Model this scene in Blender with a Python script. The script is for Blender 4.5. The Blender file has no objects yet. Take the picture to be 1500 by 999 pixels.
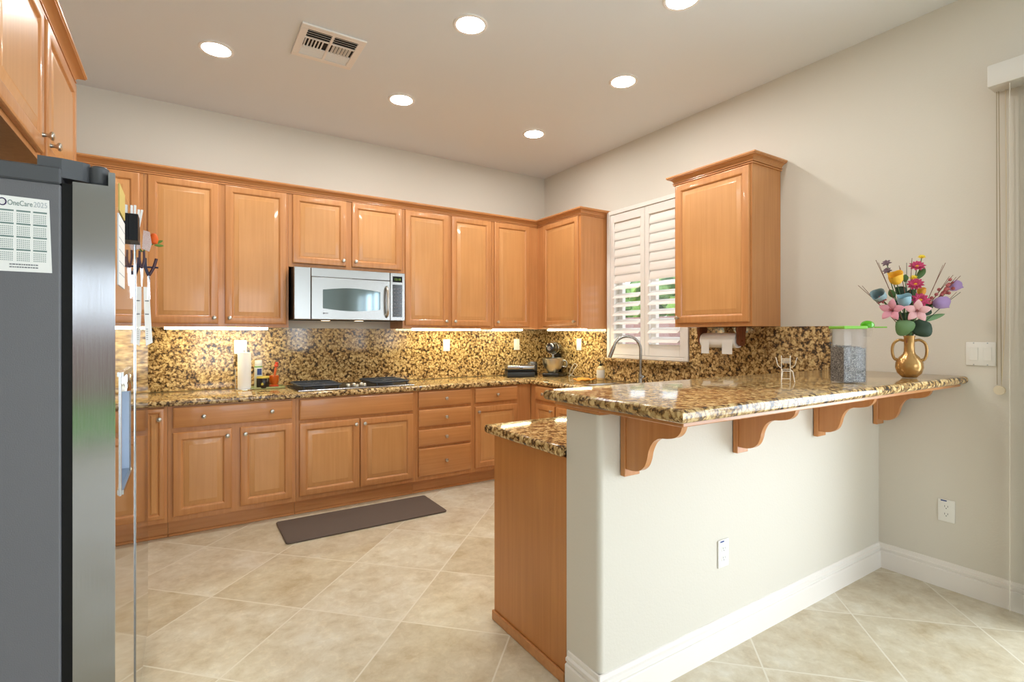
import bpy, bmesh, math, random
from mathutils import Vector, Matrix
random.seed(7)
PI = math.pi
C = bpy.context.scene.collection
scn = bpy.context.scene

# ------------------------------------------------------------------ camera, world, lights, exposure
CAM_H = 1.35
FPX, CXP, CYP, YAW = 749.0, 750.0, 490.0, math.atan(480 / 749.0)
cam_d = bpy.data.cameras.new('camera'); cam = bpy.data.objects.new('camera', cam_d); C.objects.link(cam)
cam.location = (0, 0, CAM_H); cam.rotation_euler = (PI / 2, 0, -YAW)
cam_d.sensor_width = 36; cam_d.lens = 36 * FPX / 1500; cam_d.shift_y = -(499.5 - CYP) / 1500
cam_d.clip_start = 0.02
scn.camera = cam
scn.view_settings.view_transform = 'Standard'
scn.view_settings.look = 'None'
scn.view_settings.gamma = 1
scn.view_settings.use_curve_mapping = False
scn.view_settings.exposure = 0.17

wd = bpy.data.worlds.new('sky'); scn.world = wd; wd.use_nodes = True
bg = wd.node_tree.nodes['Background']
bg.inputs[0].default_value = (0.86, 0.93, 1.0, 1); bg.inputs[1].default_value = 2.8

def area(name, loc, rot, sx, sy, power, col):
    d = bpy.data.lights.new(name, 'AREA'); d.shape = 'RECTANGLE'; d.size = sx; d.size_y = sy
    d.energy = power; d.color = col
    o = bpy.data.objects.new(name, d); C.objects.link(o); o.location = loc; o.rotation_euler = rot
    return o
# daylight outside the openings behind the camera
DAY = (0.78, 0.90, 1.0)
area('daylight_rear_window', (.9, -4.72, 1.45), (PI / 2, 0, 0), 1.6, 1.8, 50, DAY)
area('daylight_rear_side_window', (2.45, -4.72, 1.45), (PI / 2, 0, 0), .5, 1.8, 22, DAY)
area('daylight_rear_door', (-0.9, -4.72, 1.72), (PI / 2, 0, 0), 1.5, .68, 3.2, DAY)
area('daylight_patio_door', (3.72, -0.5, 1.25), (PI / 2, 0, PI / 2), 2.2, 2.3, 74, DAY)
area('daylight_side_window', (3.72, -3.05, 1.4), (PI / 2, 0, PI / 2), 1.75, 1.8, 58, DAY)
CAN_E, LED_E = 155, 26
CAN_COL, LED_COL = (1.0, 0.97, 0.93), (0.95, 0.96, 0.64)

# ------------------------------------------------------------------ helpers
def P(px, py, depth):
    """point seen at (px, py) at a distance along the viewing direction"""
    u = (px - CXP) / FPX; w = (CYP - py) / FPX
    c, s = math.cos(YAW), math.sin(YAW)
    return Vector((depth * (u * c + s), depth * (c - u * s), CAM_H + depth * w))

def box(bm, x0, x1, y0, y1, z0, z1, bev=0.0, seg=2):
    r = bmesh.ops.create_cube(bm, size=1)
    vs = r['verts']
    for v in vs:
        v.co = Vector((x0 + (v.co.x + .5) * (x1 - x0), y0 + (v.co.y + .5) * (y1 - y0), z0 + (v.co.z + .5) * (z1 - z0)))
    if bev > 0:
        es = list({e for v in vs for e in v.link_edges})
        bmesh.ops.bevel(bm, geom=es, offset=bev, segments=seg, affect='EDGES', profile=.5)

def Box(*a, **k):
    bm = bmesh.new(); box(bm, *a, **k); return bm

def loft(bm, rings, cap0=True, cap1=True, closed=True):
    vr = [[bm.verts.new(p) for p in r] for r in rings]
    n = len(vr[0])
    for a, b in zip(vr, vr[1:]):
        for i in range(n if closed else n - 1):
            j = (i + 1) % n
            try: bm.faces.new((a[i], a[j], b[j], b[i]))
            except ValueError: pass
    if closed and cap0: bm.faces.new(list(reversed(vr[0])))
    if closed and cap1: bm.faces.new(vr[-1])

def lathe(bm, prof, c=(0, 0, 0), seg=24, axis='z', caps=True):
    rings = []
    for r, h in prof:
        ring = []
        for i in range(seg):
            a = 2 * PI * i / seg
            u, v = max(r, 1e-4) * math.cos(a), max(r, 1e-4) * math.sin(a)
            p = (u, v, h) if axis == 'z' else ((u, -h, v) if axis == '-y' else ((h, u, v) if axis == 'x' else (v, h, u)))
            ring.append(Vector(c) + Vector(p))
        rings.append(ring)
    loft(bm, rings, caps, caps)

def tube(bm, pts, r, seg=10, taper=None):
    pts = [Vector(p) for p in pts]
    n = len(pts); rings = []
    up = None
    for i, p in enumerate(pts):
        t = (pts[min(i + 1, n - 1)] - pts[max(i - 1, 0)]).normalized()
        if up is None:
            up = Vector((0, 0, 1)) if abs(t.z) < .9 else Vector((1, 0, 0))
        a = t.cross(up).normalized(); b = a.cross(t).normalized(); up = b
        rr = r if taper is None else r * (1 + (taper - 1) * i / (n - 1))
        rings.append([p + rr * (math.cos(2 * PI * k / seg) * a + math.sin(2 * PI * k / seg) * b) for k in range(seg)])
    loft(bm, rings)

def spline(pts, n=8):
    pts = [Vector(p) for p in pts]; out = []
    for i in range(len(pts) - 1):
        p0 = pts[max(i - 1, 0)]; p1 = pts[i]; p2 = pts[i + 1]; p3 = pts[min(i + 2, len(pts) - 1)]
        for k in range(n):
            t = k / n
            out.append(.5 * ((2 * p1) + (p2 - p0) * t + (2 * p0 - 5 * p1 + 4 * p2 - p3) * t * t + (3 * p1 - p0 - 3 * p2 + p3) * t ** 3))
    out.append(pts[-1]); return out

def prism(bm, poly, axis, a0, a1):
    """poly of (u,v): axis x -> (y,z); y -> (x,z); z -> (x,y)"""
    def pt(u, v, a):
        return {'x': (a, u, v), 'y': (u, a, v), 'z': (u, v, a)}[axis]
    loft(bm, [[pt(u, v, a0) for u, v in poly], [pt(u, v, a1) for u, v in poly]])

def sphere(bm, c, rx, ry=None, rz=None, seg=16, rings=10):
    r = bmesh.ops.create_uvsphere(bm, u_segments=seg, v_segments=rings, radius=1)
    ry = ry or rx; rz = rz or rx
    for v in r['verts']:
        v.co = Vector((c[0] + v.co.x * rx, c[1] + v.co.y * ry, c[2] + v.co.z * rz))

def obj(name, bm, mat, parent=None, smooth=None, label=None, kind=None):
    bmesh.ops.recalc_face_normals(bm, faces=bm.faces[:])
    me = bpy.data.meshes.new(name); bm.to_mesh(me); bm.free()
    me.materials.append(mat)
    o = bpy.data.objects.new(name, me); C.objects.link(o)
    if smooth:
        for p in me.polygons: p.use_smooth = True
        me.set_sharp_from_angle(angle=math.radians(smooth))
    if parent: o.parent = parent
    if label: o['label'] = label
    if kind: o['kind'] = kind
    return o

def thing(name, label, cat, loc=(0, 0, 0), rotz=0, group=None):
    o = bpy.data.objects.new(name, None); C.objects.link(o)
    o.empty_display_size = .05
    o.location = loc; o.rotation_euler = (0, 0, rotz)
    o['label'] = label; o['category'] = cat
    if group: o['group'] = group
    return o

def solo(name, bm, mat, label, cat, loc=(0, 0, 0), rotz=0, group=None, smooth=None):
    o = obj(name, bm, mat, None, smooth)
    o.location = loc; o.rotation_euler = (0, 0, rotz)
    o['label'] = label; o['category'] = cat
    if group: o['group'] = group
    return o

def struct(name, bm, mat, smooth=None):
    o = obj(name, bm, mat, None, smooth); o['kind'] = 'structure'; return o

# ------------------------------------------------------------------ materials
def srgb(r, g, b):
    f = lambda c: c / 12.92 if c <= .04045 else ((c + .055) / 1.055) ** 2.4
    return (f(r / 255), f(g / 255), f(b / 255), 1)

def mat(name, col, rough=.5, metal=0.0, spec=.5, coat=0.0, trans=0.0, ior=1.45, emit=None, estr=0, alpha=1, sub=0):
    m = bpy.data.materials.new(name); m.use_nodes = True
    b = m.node_tree.nodes['Principled BSDF']
    b.inputs['Base Color'].default_value = col
    b.inputs['Roughness'].default_value = rough
    b.inputs['Metallic'].default_value = metal
    b.inputs['Specular IOR Level'].default_value = spec
    b.inputs['Coat Weight'].default_value = coat
    b.inputs['Coat Roughness'].default_value = .08
    b.inputs['Transmission Weight'].default_value = trans
    b.inputs['IOR'].default_value = ior
    b.inputs['Alpha'].default_value = alpha
    if emit:
        b.inputs['Emission Color'].default_value = emit; b.inputs['Emission Strength'].default_value = estr
    return m

def N(m, typ, **kw):
    n = m.node_tree.nodes.new(typ)
    for k, v in kw.items(): setattr(n, k, v)
    return n
def L(m, a, b): m.node_tree.links.new(a, b)
def bsdf(m): return m.node_tree.nodes['Principled BSDF']
def ramp(m, stops):
    n = N(m, 'ShaderNodeValToRGB'); e = n.color_ramp.elements
    while len(e) < len(stops): e.new(.5)
    for el, (p, c) in zip(e, stops): el.position = p; el.color = c
    return n
def bump(m, src, strength, dist=.01):
    b = N(m, 'ShaderNodeBump'); b.inputs['Strength'].default_value = strength; b.inputs['Distance'].default_value = dist
    L(m, src, b.inputs['Height']); L(m, b.outputs[0], bsdf(m).inputs['Normal'])

def wood(name, horiz, c0, c1, rough=.33):
    m = mat(name, c1, rough, coat=.25)
    tc = N(m, 'ShaderNodeTexCoord'); oi = N(m, 'ShaderNodeObjectInfo')
    add = N(m, 'ShaderNodeVectorMath', operation='ADD')
    mul = N(m, 'ShaderNodeVectorMath', operation='MULTIPLY')
    sc = N(m, 'ShaderNodeVectorMath', operation='SCALE'); sc.inputs[0].default_value = (13, 7, 9); L(m, oi.outputs['Random'], sc.inputs['Scale'])
    L(m, tc.outputs['Object'], add.inputs[0]); L(m, sc.outputs[0], add.inputs[1])
    L(m, add.outputs[0], mul.inputs[0])
    mul.inputs[1].default_value = (1.1, 30, 30) if horiz else (30, 30, 1.1)
    n1 = N(m, 'ShaderNodeTexNoise'); n1.inputs['Scale'].default_value = 1.6; n1.inputs['Detail'].default_value = 5; n1.inputs['Distortion'].default_value = .6
    L(m, mul.outputs[0], n1.inputs['Vector'])
    n2 = N(m, 'ShaderNodeTexNoise'); n2.inputs['Scale'].default_value = 2.6; n2.inputs['Detail'].default_value = 2
    L(m, add.outputs[0], n2.inputs['Vector'])
    r = ramp(m, [(.3, c0), (.7, c1)]); L(m, n1.outputs['Fac'], r.inputs[0])
    mx = N(m, 'ShaderNodeMix', data_type='RGBA', blend_type='MULTIPLY')
    r2 = ramp(m, [(.3, (.92, .905, .88, 1)), (.7, (1.04, 1.03, 1.02, 1))]); L(m, n2.outputs['Fac'], r2.inputs[0])
    mx.inputs['Factor'].default_value = 1
    L(m, r.outputs[0], mx.inputs['A']); L(m, r2.outputs[0], mx.inputs['B'])
    L(m, mx.outputs['Result'], bsdf(m).inputs['Base Color'])
    return m
WC0, WC1 = srgb(195, 132, 78), srgb(208, 147, 91)
M = {}
M['wood'] = wood('maple_vertical', False, WC0, WC1)
M['wood_h'] = wood('maple_horizontal', True, WC0, WC1)
M['wood_panel'] = wood('maple_panel', False, srgb(206, 148, 90), srgb(214, 157, 99))
M['wood_end_shaded'] = wood('maple_end_shaded', False, srgb(189, 123, 66), srgb(201, 136, 75))  # same maple stain as the cabinets, with shade put into the colour
M['wood_dark'] = wood('walnut_stain', False, srgb(96, 50, 26), srgb(128, 70, 38))

def granite():
    m = mat('granite', (.5, .4, .25, 1), .09, spec=.6)
    tc = N(m, 'ShaderNodeTexCoord')
    nz = N(m, 'ShaderNodeTexNoise'); nz.inputs['Scale'].default_value = 55; nz.inputs['Detail'].default_value = 4
    L(m, tc.outputs['Object'], nz.inputs['Vector'])
    sub = N(m, 'ShaderNodeVectorMath', operation='SUBTRACT'); sub.inputs[1].default_value = (.5, .5, .5)
    L(m, nz.outputs['Color'], sub.inputs[0])
    sc = N(m, 'ShaderNodeVectorMath', operation='SCALE'); sc.inputs['Scale'].default_value = .045
    L(m, sub.outputs[0], sc.inputs[0])
    ad = N(m, 'ShaderNodeVectorMath', operation='ADD'); L(m, tc.outputs['Object'], ad.inputs[0]); L(m, sc.outputs[0], ad.inputs[1])
    vo = N(m, 'ShaderNodeTexVoronoi', feature='F1'); vo.inputs['Scale'].default_value = 50
    L(m, ad.outputs[0], vo.inputs['Vector'])
    n3 = N(m, 'ShaderNodeTexNoise'); n3.inputs['Scale'].default_value = 44; n3.inputs['Detail'].default_value = 6; n3.inputs['Roughness'].default_value = .65
    L(m, tc.outputs['Object'], n3.inputs['Vector'])
    # value = distance + (noise-.5)*k
    ma = N(m, 'ShaderNodeMath', operation='MULTIPLY_ADD'); ma.inputs[1].default_value = 1.5
    L(m, n3.outputs['Fac'], ma.inputs[0]); L(m, vo.outputs['Distance'], ma.inputs[2])
    r = ramp(m, [(0.0, srgb(228, 212, 170)), (.46, srgb(213, 186, 133)), (.545, srgb(178, 142, 92)), (.60, srgb(118, 90, 58)), (.67, srgb(62, 52, 42)), (1.0, srgb(34, 30, 27))])
    md = N(m, 'ShaderNodeMath', operation='MULTIPLY'); md.inputs[1].default_value = .415
    L(m, ma.outputs[0], md.inputs[0]); L(m, md.outputs[0], r.inputs[0])
    # per-grain tint
    sepc = N(m, 'ShaderNodeSeparateColor'); L(m, vo.outputs['Color'], sepc.inputs[0])
    r2 = ramp(m, [(0, (.5, .43, .36, 1)), (.3, (.85, .78, .68, 1)), (.7, (1.02, 1.0, .97, 1)), (1, (1.15, 1.15, 1.12, 1))]); L(m, sepc.outputs[0], r2.inputs[0])
    mx = N(m, 'ShaderNodeMix', data_type='RGBA', blend_type='MULTIPLY'); mx.inputs['Factor'].default_value = 1
    L(m, r.outputs[0], mx.inputs['A']); L(m, r2.outputs[0], mx.inputs['B'])
    L(m, mx.outputs['Result'], bsdf(m).inputs['Base Color'])
    return m
M['granite'] = granite()

def plaster(name, col, s=1.0):
    m = mat(name, col, .6, spec=.35)
    tc = N(m, 'ShaderNodeTexCoord'); n = N(m, 'ShaderNodeTexNoise'); n.inputs['Scale'].default_value = 110; n.inputs['Detail'].default_value = 2
    L(m, tc.outputs['Object'], n.inputs['Vector']); bump(m, n.outputs['Fac'], .12 * s, .004)
    return m
M['wall'] = plaster('plaster_wall', srgb(221, 215, 203))
M['ceil'] = plaster('plaster_ceiling', srgb(230, 233, 235), .7)
M['trim'] = mat('white_trim', srgb(240, 234, 227), .35)

def floor_mat():
    m = mat('travertine_tile', (.6, .5, .36, 1), .28, spec=.45)
    tc = N(m, 'ShaderNodeTexCoord'); sp = N(m, 'ShaderNodeSeparateXYZ'); L(m, tc.outputs['Object'], sp.inputs[0])
    PITCH = .525; q = math.sqrt(.5)
    def lin(sx, sy, off):
        a = N(m, 'ShaderNodeMath', operation='MULTIPLY'); a.inputs[1].default_value = sx * q / PITCH; L(m, sp.outputs[0], a.inputs[0])
        b = N(m, 'ShaderNodeMath', operation='MULTIPLY_ADD'); b.inputs[1].default_value = sy * q / PITCH; L(m, sp.outputs[1], b.inputs[0]); L(m, a.outputs[0], b.inputs[2])
        c = N(m, 'ShaderNodeMath', operation='ADD'); c.inputs[1].default_value = off; L(m, b.outputs[0], c.inputs[0]); return c
    A = lin(1, 1, -2.24 / PITCH + 20); B = lin(1, -1, 1.55 / PITCH + 20)
    def edge(v):
        f = N(m, 'ShaderNodeMath', operation='FRACT'); L(m, v.outputs[0], f.inputs[0])
        s = N(m, 'ShaderNodeMath', operation='SUBTRACT'); s.inputs[1].default_value = .5; L(m, f.outputs[0], s.inputs[0])
        a = N(m, 'ShaderNodeMath', operation='ABSOLUTE'); L(m, s.outputs[0], a.inputs[0]); return a
    ea, eb = edge(A), edge(B)
    mxm = N(m, 'ShaderNodeMath', operation='MAXIMUM'); L(m, ea.outputs[0], mxm.inputs[0]); L(m, eb.outputs[0], mxm.inputs[1])
    g = N(m, 'ShaderNodeMath', operation='GREATER_THAN'); g.inputs[1].default_value = .5 - .0036 / PITCH; L(m, mxm.outputs[0], g.inputs[0])
    fa = N(m, 'ShaderNodeMath', operation='FLOOR'); L(m, A.outputs[0], fa.inputs[0])
    fb = N(m, 'ShaderNodeMath', operation='FLOOR'); L(m, B.outputs[0], fb.inputs[0])
    cb = N(m, 'ShaderNodeCombineXYZ'); L(m, fa.outputs[0], cb.inputs[0]); L(m, fb.outputs[0], cb.inputs[1])
    wn = N(m, 'ShaderNodeTexWhiteNoise', noise_dimensions='3D'); L(m, cb.outputs[0], wn.inputs['Vector'])
    # travertine clouds, shifted per tile
    off = N(m, 'ShaderNodeVectorMath', operation='SCALE'); off.inputs['Scale'].default_value = 9; L(m, wn.outputs['Color'], off.inputs[0])
    ad = N(m, 'ShaderNodeVectorMath', operation='ADD'); L(m, tc.outputs['Object'], ad.inputs[0]); L(m, off.outputs[0], ad.inputs[1])
    st = N(m, 'ShaderNodeVectorMath', operation='MULTIPLY'); st.inputs[1].default_value = (1, 1.0, 1); L(m, ad.outputs[0], st.inputs[0])
    n1 = N(m, 'ShaderNodeTexNoise'); n1.inputs['Scale'].default_value = 6; n1.inputs['Detail'].default_value = 9; n1.inputs['Roughness'].default_value = .68; n1.inputs['Distortion'].default_value = .25
    L(m, st.outputs[0], n1.inputs['Vector'])
    r = ramp(m, [(.3, srgb(190, 174, 144)), (.45, srgb(206, 195, 171)), (.58, srgb(215, 207, 187)), (.75, srgb(225, 221, 208))]); L(m, n1.outputs['Fac'], r.inputs[0])
    r2 = ramp(m, [(0, (.88, .85, .78, 1)), (.5, (.98, .97, .95, 1)), (1, (1.02, 1.04, 1.06, 1))]); L(m, wn.outputs['Value'], r2.inputs[0])
    mx = N(m, 'ShaderNodeMix', data_type='RGBA', blend_type='MULTIPLY'); mx.inputs['Factor'].default_value = 1
    L(m, r.outputs[0], mx.inputs['A']); L(m, r2.outputs[0], mx.inputs['B'])
    nf = N(m, 'ShaderNodeTexNoise'); nf.inputs['Scale'].default_value = 17; nf.inputs['Detail'].default_value = 9; nf.inputs['Roughness'].default_value = .7; nf.inputs['Distortion'].default_value = .5
    L(m, ad.outputs[0], nf.inputs['Vector'])
    rf = ramp(m, [(.3, (.86, .83, .78, 1)), (.46, (.98, .97, .95, 1)), (.54, (1, 1, 1, 1)), (.62, (1.09, 1.09, 1.09, 1)), (.7, (1.0, 1.0, 1.0, 1))]); L(m, nf.outputs['Fac'], rf.inputs[0])
    mf = N(m, 'ShaderNodeMix', data_type='RGBA', blend_type='MULTIPLY'); mf.inputs['Factor'].default_value = 1
    L(m, mx.outputs['Result'], mf.inputs['A']); L(m, rf.outputs[0], mf.inputs['B']); mx = mf
    mg = N(m, 'ShaderNodeMix', data_type='RGBA'); L(m, g.outputs[0], mg.inputs['Factor']); L(m, mx.outputs['Result'], mg.inputs['A']); mg.inputs['B'].default_value = srgb(222, 215, 198)
    L(m, mg.outputs['Result'], bsdf(m).inputs['Base Color'])
    iv = N(m, 'ShaderNodeMath', operation='SUBTRACT'); iv.inputs[0].default_value = 1; L(m, g.outputs[0], iv.inputs[1])
    bump(m, iv.outputs[0], .3, .002)
    return m
M['floor'] = floor_mat()

def steel(name, col, rough, stretch=(2, 2, 60), bs=.03):
    m = mat(name, col, rough, metal=1)
    tc = N(m, 'ShaderNodeTexCoord'); mu = N(m, 'ShaderNodeVectorMath', operation='MULTIPLY'); mu.inputs[1].default_value = stretch
    n = N(m, 'ShaderNodeTexNoise'); n.inputs['Scale'].default_value = 6; n.inputs['Detail'].default_value = 2
    L(m, tc.outputs['Object'], mu.inputs[0]); L(m, mu.outputs[0], n.inputs['Vector']); bump(m, n.outputs['Fac'], bs, .002)
    return m
M['steel'] = steel('brushed_steel', srgb(174, 174, 173), .26, (60, 2, 2), .02)
M['fridge'] = steel('fridge_steel', srgb(168, 170, 174), .12, (40, 1.5, 1.5), .04)
M['fridge_front'] = mat('fridge_front_steel', srgb(205, 206, 207), .05, metal=1)
M['nickel'] = mat('satin_nickel', srgb(205, 200, 190), .28, metal=1)
M['chrome'] = mat('chrome', srgb(225, 225, 228), .08, metal=1)
M['faucet'] = mat('faucet_steel', srgb(170, 166, 160), .22, metal=1)
def grey_paint():
    m = mat('fridge_side_grey', srgb(104, 104, 108), .42, spec=.5)
    tc = N(m, 'ShaderNodeTexCoord'); n = N(m, 'ShaderNodeTexNoise'); n.inputs['Scale'].default_value = 420
    L(m, tc.outputs['Object'], n.inputs['Vector']); bump(m, n.outputs['Fac'], .25, .002); return m
M['fridge_side'] = grey_paint()
M['dkgrey'] = mat('dark_grey_plastic', srgb(78, 80, 84), .45)
M['black'] = mat('black_plastic', srgb(14, 14, 15), .45, spec=.25)
M['blackgloss'] = mat('black_gloss', srgb(12, 12, 13), .08, coat=.5)
M['iron'] = mat('cast_iron', srgb(58, 62, 68), .4)
M['white'] = mat('white_plastic', srgb(240, 238, 232), .35)
M['paper'] = mat('white_paper', srgb(238, 238, 236), .8)
M['paperroll'] = mat('paper_towel', srgb(244, 242, 238), .9)
M['louver'] = mat('shutter_white', srgb(238, 233, 226), .4)
M['emit_can'] = mat('lamp_lens', (1, 1, 1, 1), .5, emit=(*CAN_COL, 1), estr=CAN_E)
M['emit_led'] = mat('led_bar', (1, 1, 1, 1), .5, emit=(*LED_COL, 1), estr=LED_E)
M['emit_hood'] = mat('hood_bulb', (1, 1, 1, 1), .5, emit=(1, .72, .42, 1), estr=9)
M['display'] = mat('display_green', (0, 0, 0, 1), .2, emit=srgb(150, 190, 60), estr=.7)
M['micglass'] = mat('microwave_glass', srgb(118, 134, 140), .05, metal=.7)
M['mat'] = mat('brown_mat', srgb(98, 85, 76), .85)
M['grey_print'] = mat('print_grey', srgb(120, 122, 128), .8)
M['lgrey_print'] = mat('print_light_grey', srgb(176, 182, 188), .8)
M['green_print'] = mat('print_green_grey', srgb(112, 134, 130), .8)
M['purple_print'] = mat('print_purple', srgb(62, 46, 90), .8)
M['blue_print'] = mat('print_blue', srgb(60, 80, 140), .8)
def glass(name, col=(1, 1, 1, 1), mixf=.08, rough=.02):
    m = bpy.data.materials.new(name); m.use_nodes = True; nt = m.node_tree; nt.nodes.clear()
    o = nt.nodes.new('ShaderNodeOutputMaterial'); t = nt.nodes.new('ShaderNodeBsdfTransparent'); g = nt.nodes.new('ShaderNodeBsdfGlossy'); x = nt.nodes.new('ShaderNodeMixShader')
    t.inputs[0].default_value = col; g.inputs['Roughness'].default_value = rough; x.inputs[0].default_value = mixf
    nt.links.new(t.outputs[0], x.inputs[1]); nt.links.new(g.outputs[0], x.inputs[2]); nt.links.new(x.outputs[0], o.inputs[0]); return m
M['pane'] = glass('window_glass')
M['clear'] = glass('clear_plastic', (.93, .93, .93, 1), .02, .06)
M['gold'] = mat('gold_vase', srgb(178, 138, 84), .22, metal=.6)

# ------------------------------------------------------------------ the room
XR, YB, ZC = 3.42, 4.66, 3.105
XL, YR, XLL = -1.02, -4.6, -3.0
struct('floor', Box(XLL - .1, XR + .2, YR - .2, YB + .15, -.1, 0), M['floor'])
struct('ceiling', Box(XLL - .1, XR + .2, YR - .2, YB + .15, ZC, ZC + .12), M['ceil'])
struct('wall_back', Box(XL - .15, XR + .2, YB, YB + .15, 0, ZC), M['wall'])
# right wall with the kitchen window (y 2.72..3.58) and the patio door (y -2.05..0.6)
WY0, WY1, WZ0, WZ1 = 2.72, 3.58, 1.17, 2.47
bm = bmesh.new()
box(bm, XR, XR + .16, WY1, YB, 0, ZC); box(bm, XR, XR + .16, .6, WY0, 0, ZC)
box(bm, XR, XR + .16, WY0, WY1, 0, WZ0); box(bm, XR, XR + .16, WY0, WY1, WZ1, ZC)
box(bm, XR, XR + .16, -1.6, .6, 2.45, ZC); box(bm, XR, XR + .16, -2.15, -1.6, 0, ZC)
box(bm, XR, XR + .16, -3.95, -2.15, 0, .5); box(bm, XR, XR + .16, -3.95, -2.15, 2.3, ZC); box(bm, XR, XR + .16, YR - .2, -3.95, 0, ZC)
struct('wall_right', bm, M['wall'])
struct('wall_left', Box(XL - .15, XL, 1.3, YB, 0, ZC), M['wall'])
struct('wall_left_return', Box(XLL, XL - .15, 1.3, 1.45, 0, ZC), M['wall'])
struct('wall_left_far', Box(XLL - .15, XLL, YR, 1.45, 0, ZC), M['wall'])
bm = bmesh.new()  # rear wall with a window (x .9..3.2) and a glazed door (x -1.65..-.15)
box(bm, XLL - .15, -1.65, YR - .1, YR, 0, ZC); box(bm, -.15, .1, YR - .1, YR, 0, ZC); box(bm, 1.7, 2.2, YR - .1, YR, 0, ZC); box(bm, 2.7, XR, YR - .1, YR, 0, ZC)
box(bm, .1, 1.7, YR - .1, YR, 0, .5); box(bm, .1, 1.7, YR - .1, YR, 2.4, ZC); box(bm, 2.2, 2.7, YR - .1, YR, 0, .5); box(bm, 2.2, 2.7, YR - .1, YR, 2.4, ZC); box(bm, -1.65, -.15, YR - .1, YR, 2.25, ZC)
struct('wall_rear', bm, M['wall'])
def grid_window(name, xs, zs, fixed, axis):
    bm = bmesh.new(); z0, z1 = zs[0] - .03, zs[-1] + .03
    for x in xs: box(bm, *((x - .03, x + .03, fixed, fixed + .05) if axis == 'x' else (fixed, fixed + .05, x - .03, x + .03)), z0, z1)
    for z in zs: box(bm, *((xs[0], xs[-1], fixed + .01, fixed + .04) if axis == 'x' else (fixed + .01, fixed + .04, xs[0], xs[-1])), z - .02, z + .02)
    return struct(name, bm, M['trim'])
grid_window('window_2', (.13, .9, 1.67), (.53, 1.15, 1.76, 2.37), YR - .07, 'x')
grid_window('window_3', (2.23, 2.67), (.53, 1.15, 1.76, 2.37), YR - .07, 'x')
grid_window('window_4', (-3.92, -3.35, -2.78, -2.18), (.53, .96, 1.4, 1.83, 2.27), XR + .06, 'y')
bm = bmesh.new()
for x in (-1.62, -.9, -.18): box(bm, x - .04, x + .04, YR - .07, YR - .02, 0, 2.25)
for z in (.05, 2.2): box(bm, -1.65, -.15, YR - .07, YR - .02, z - .05, z + .05)
for k in range(16): box(bm, -1.65, -.15, YR - .015, YR - .005, 1.35 + k * .055, 1.35 + k * .055 + .018)
struct('door_1', bm, M['trim'])
bm = bmesh.new()
for y in (-1.57, -.5, .55): box(bm, XR + .05, XR + .11, y - .04, y + .04, 0, 2.45)
for z in (.04, 2.41): box(bm, XR + .05, XR + .11, -1.6, .6, z - .04, z + .04)
struct('door_2', bm, M['trim'])

# half wall of the breakfast bar with rounded end
HX0, HY0, HY1, HZ = 1.24, 1.36, 1.545, 1.062
r = .022; poly = [(XR, HY0), (XR, HY1), (HX0, HY1)]
for k in range(7):
    a = PI + (PI / 2) * k / 6
    poly.append((HX0 + r + r * math.cos(a), HY0 + r + r * math.sin(a)))
bm = bmesh.new(); prism(bm, poly, 'z', 0, HZ); struct('wall_bar', bm, M['wall'], 40)

# baseboards: profile (out, z)
BP = [(0, 0), (.018, 0), (.018, .092), (.016, .095), (.010, .097), (.010, .103), (.015, .106), (.015, .116), (.012, .119), (.007, .122), (.007, .131), (.005, .138), (.002, .14), (0, .14)]
bm = bmesh.new()
rings = []
for o_, z in BP: rings.append((o_, z))
# along the bar wall front and around its end
pth = []
bm2 = bmesh.new()
R_ = []
for o_, z in BP:
    R_.append([(XR, HY0 - o_, z), (HX0 + .004 - o_, HY0 - o_, z), (HX0 - o_, HY0 - o_ + .004, z), (HX0 - o_, HY1 - .012, z)])
loft(bm2, R_, closed=False)
struct('baseboard_bar', bm2, M['trim'], 25); bm.free()
bm = bmesh.new(); prism(bm, [(XR - o_, z) for o_, z in BP], 'y', .6, HY0 - .001); struct('baseboard_right', bm, M['trim'], 25)

# ------------------------------------------------------------------ cabinets
def rect(x0, x1, z0, z1, y): return [(x0, y, z0), (x1, y, z0), (x1, y, z1), (x0, y, z1)]
def knob(parent, x, y, z):
    bm = bmesh.new()
    lathe(bm, [(.008, 0), (.007, .004), (.0055, .012), (.0075, .017), (.0135, .021), (.015, .025), (.0135, .029), (.008, .0315), (.0001, .032)], (x, y, z), 20, '-y')
    return obj('knob', bm, M['nickel'], parent, 35)
def door(parent, x0, x1, z0, z1, kn=None, yf=0.0, t=.02, fr=.056, handle=True):
    """raised-panel door in front of plane y=yf (front towards -y); the panel is a sub-part"""
    bm = bmesh.new()
    e = lambda i, d: rect(x0 + i, x1 - i, z0 + i, z1 - i, yf - d)
    loft(bm, [e(0, .001), e(0, t - .007), e(.002, t - .003), e(.006, t - .001), e(.010, t), e(fr - .012, t), e(fr - .007, t - .002), e(fr - .003, t - .008), e(fr, t - .010)], cap0=True, cap1=False)
    d = obj('door', bm, M['wood'], parent, 20)
    bm = bmesh.new()
    w = min(.034, (x1 - x0 - 2 * fr) * .3)
    loft(bm, [e(fr - .0005, .002), e(fr - .0005, t - .0105), e(fr + .004, t - .0105), e(fr + .006, t - .009), e(fr + w - .004, t - .003), e(fr + w, t - .0015), e(fr + w + .002, t - .0015)])
    obj('panel', bm, M['wood_panel'], d, 20)
    if kn: knob(d, kn[0], yf - t, kn[1])
    return d
def drawer(parent, x0, x1, z0, z1, knobs=(), yf=0.0, t=.02, name='drawer'):
    bm = bmesh.new()
    e = lambda i, d: rect(x0 + i, x1 - i, z0 + i, z1 - i, yf - d)
    loft(bm, [e(0, .001), e(0, t - .008), e(.002, t - .004), e(.007, t - .0015), e(.012, t)])
    d = obj(name, bm, M['wood_h'], parent, 20)
    for kx in knobs: knob(d, kx, yf - t, (z0 + z1) / 2)
    return d
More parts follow.
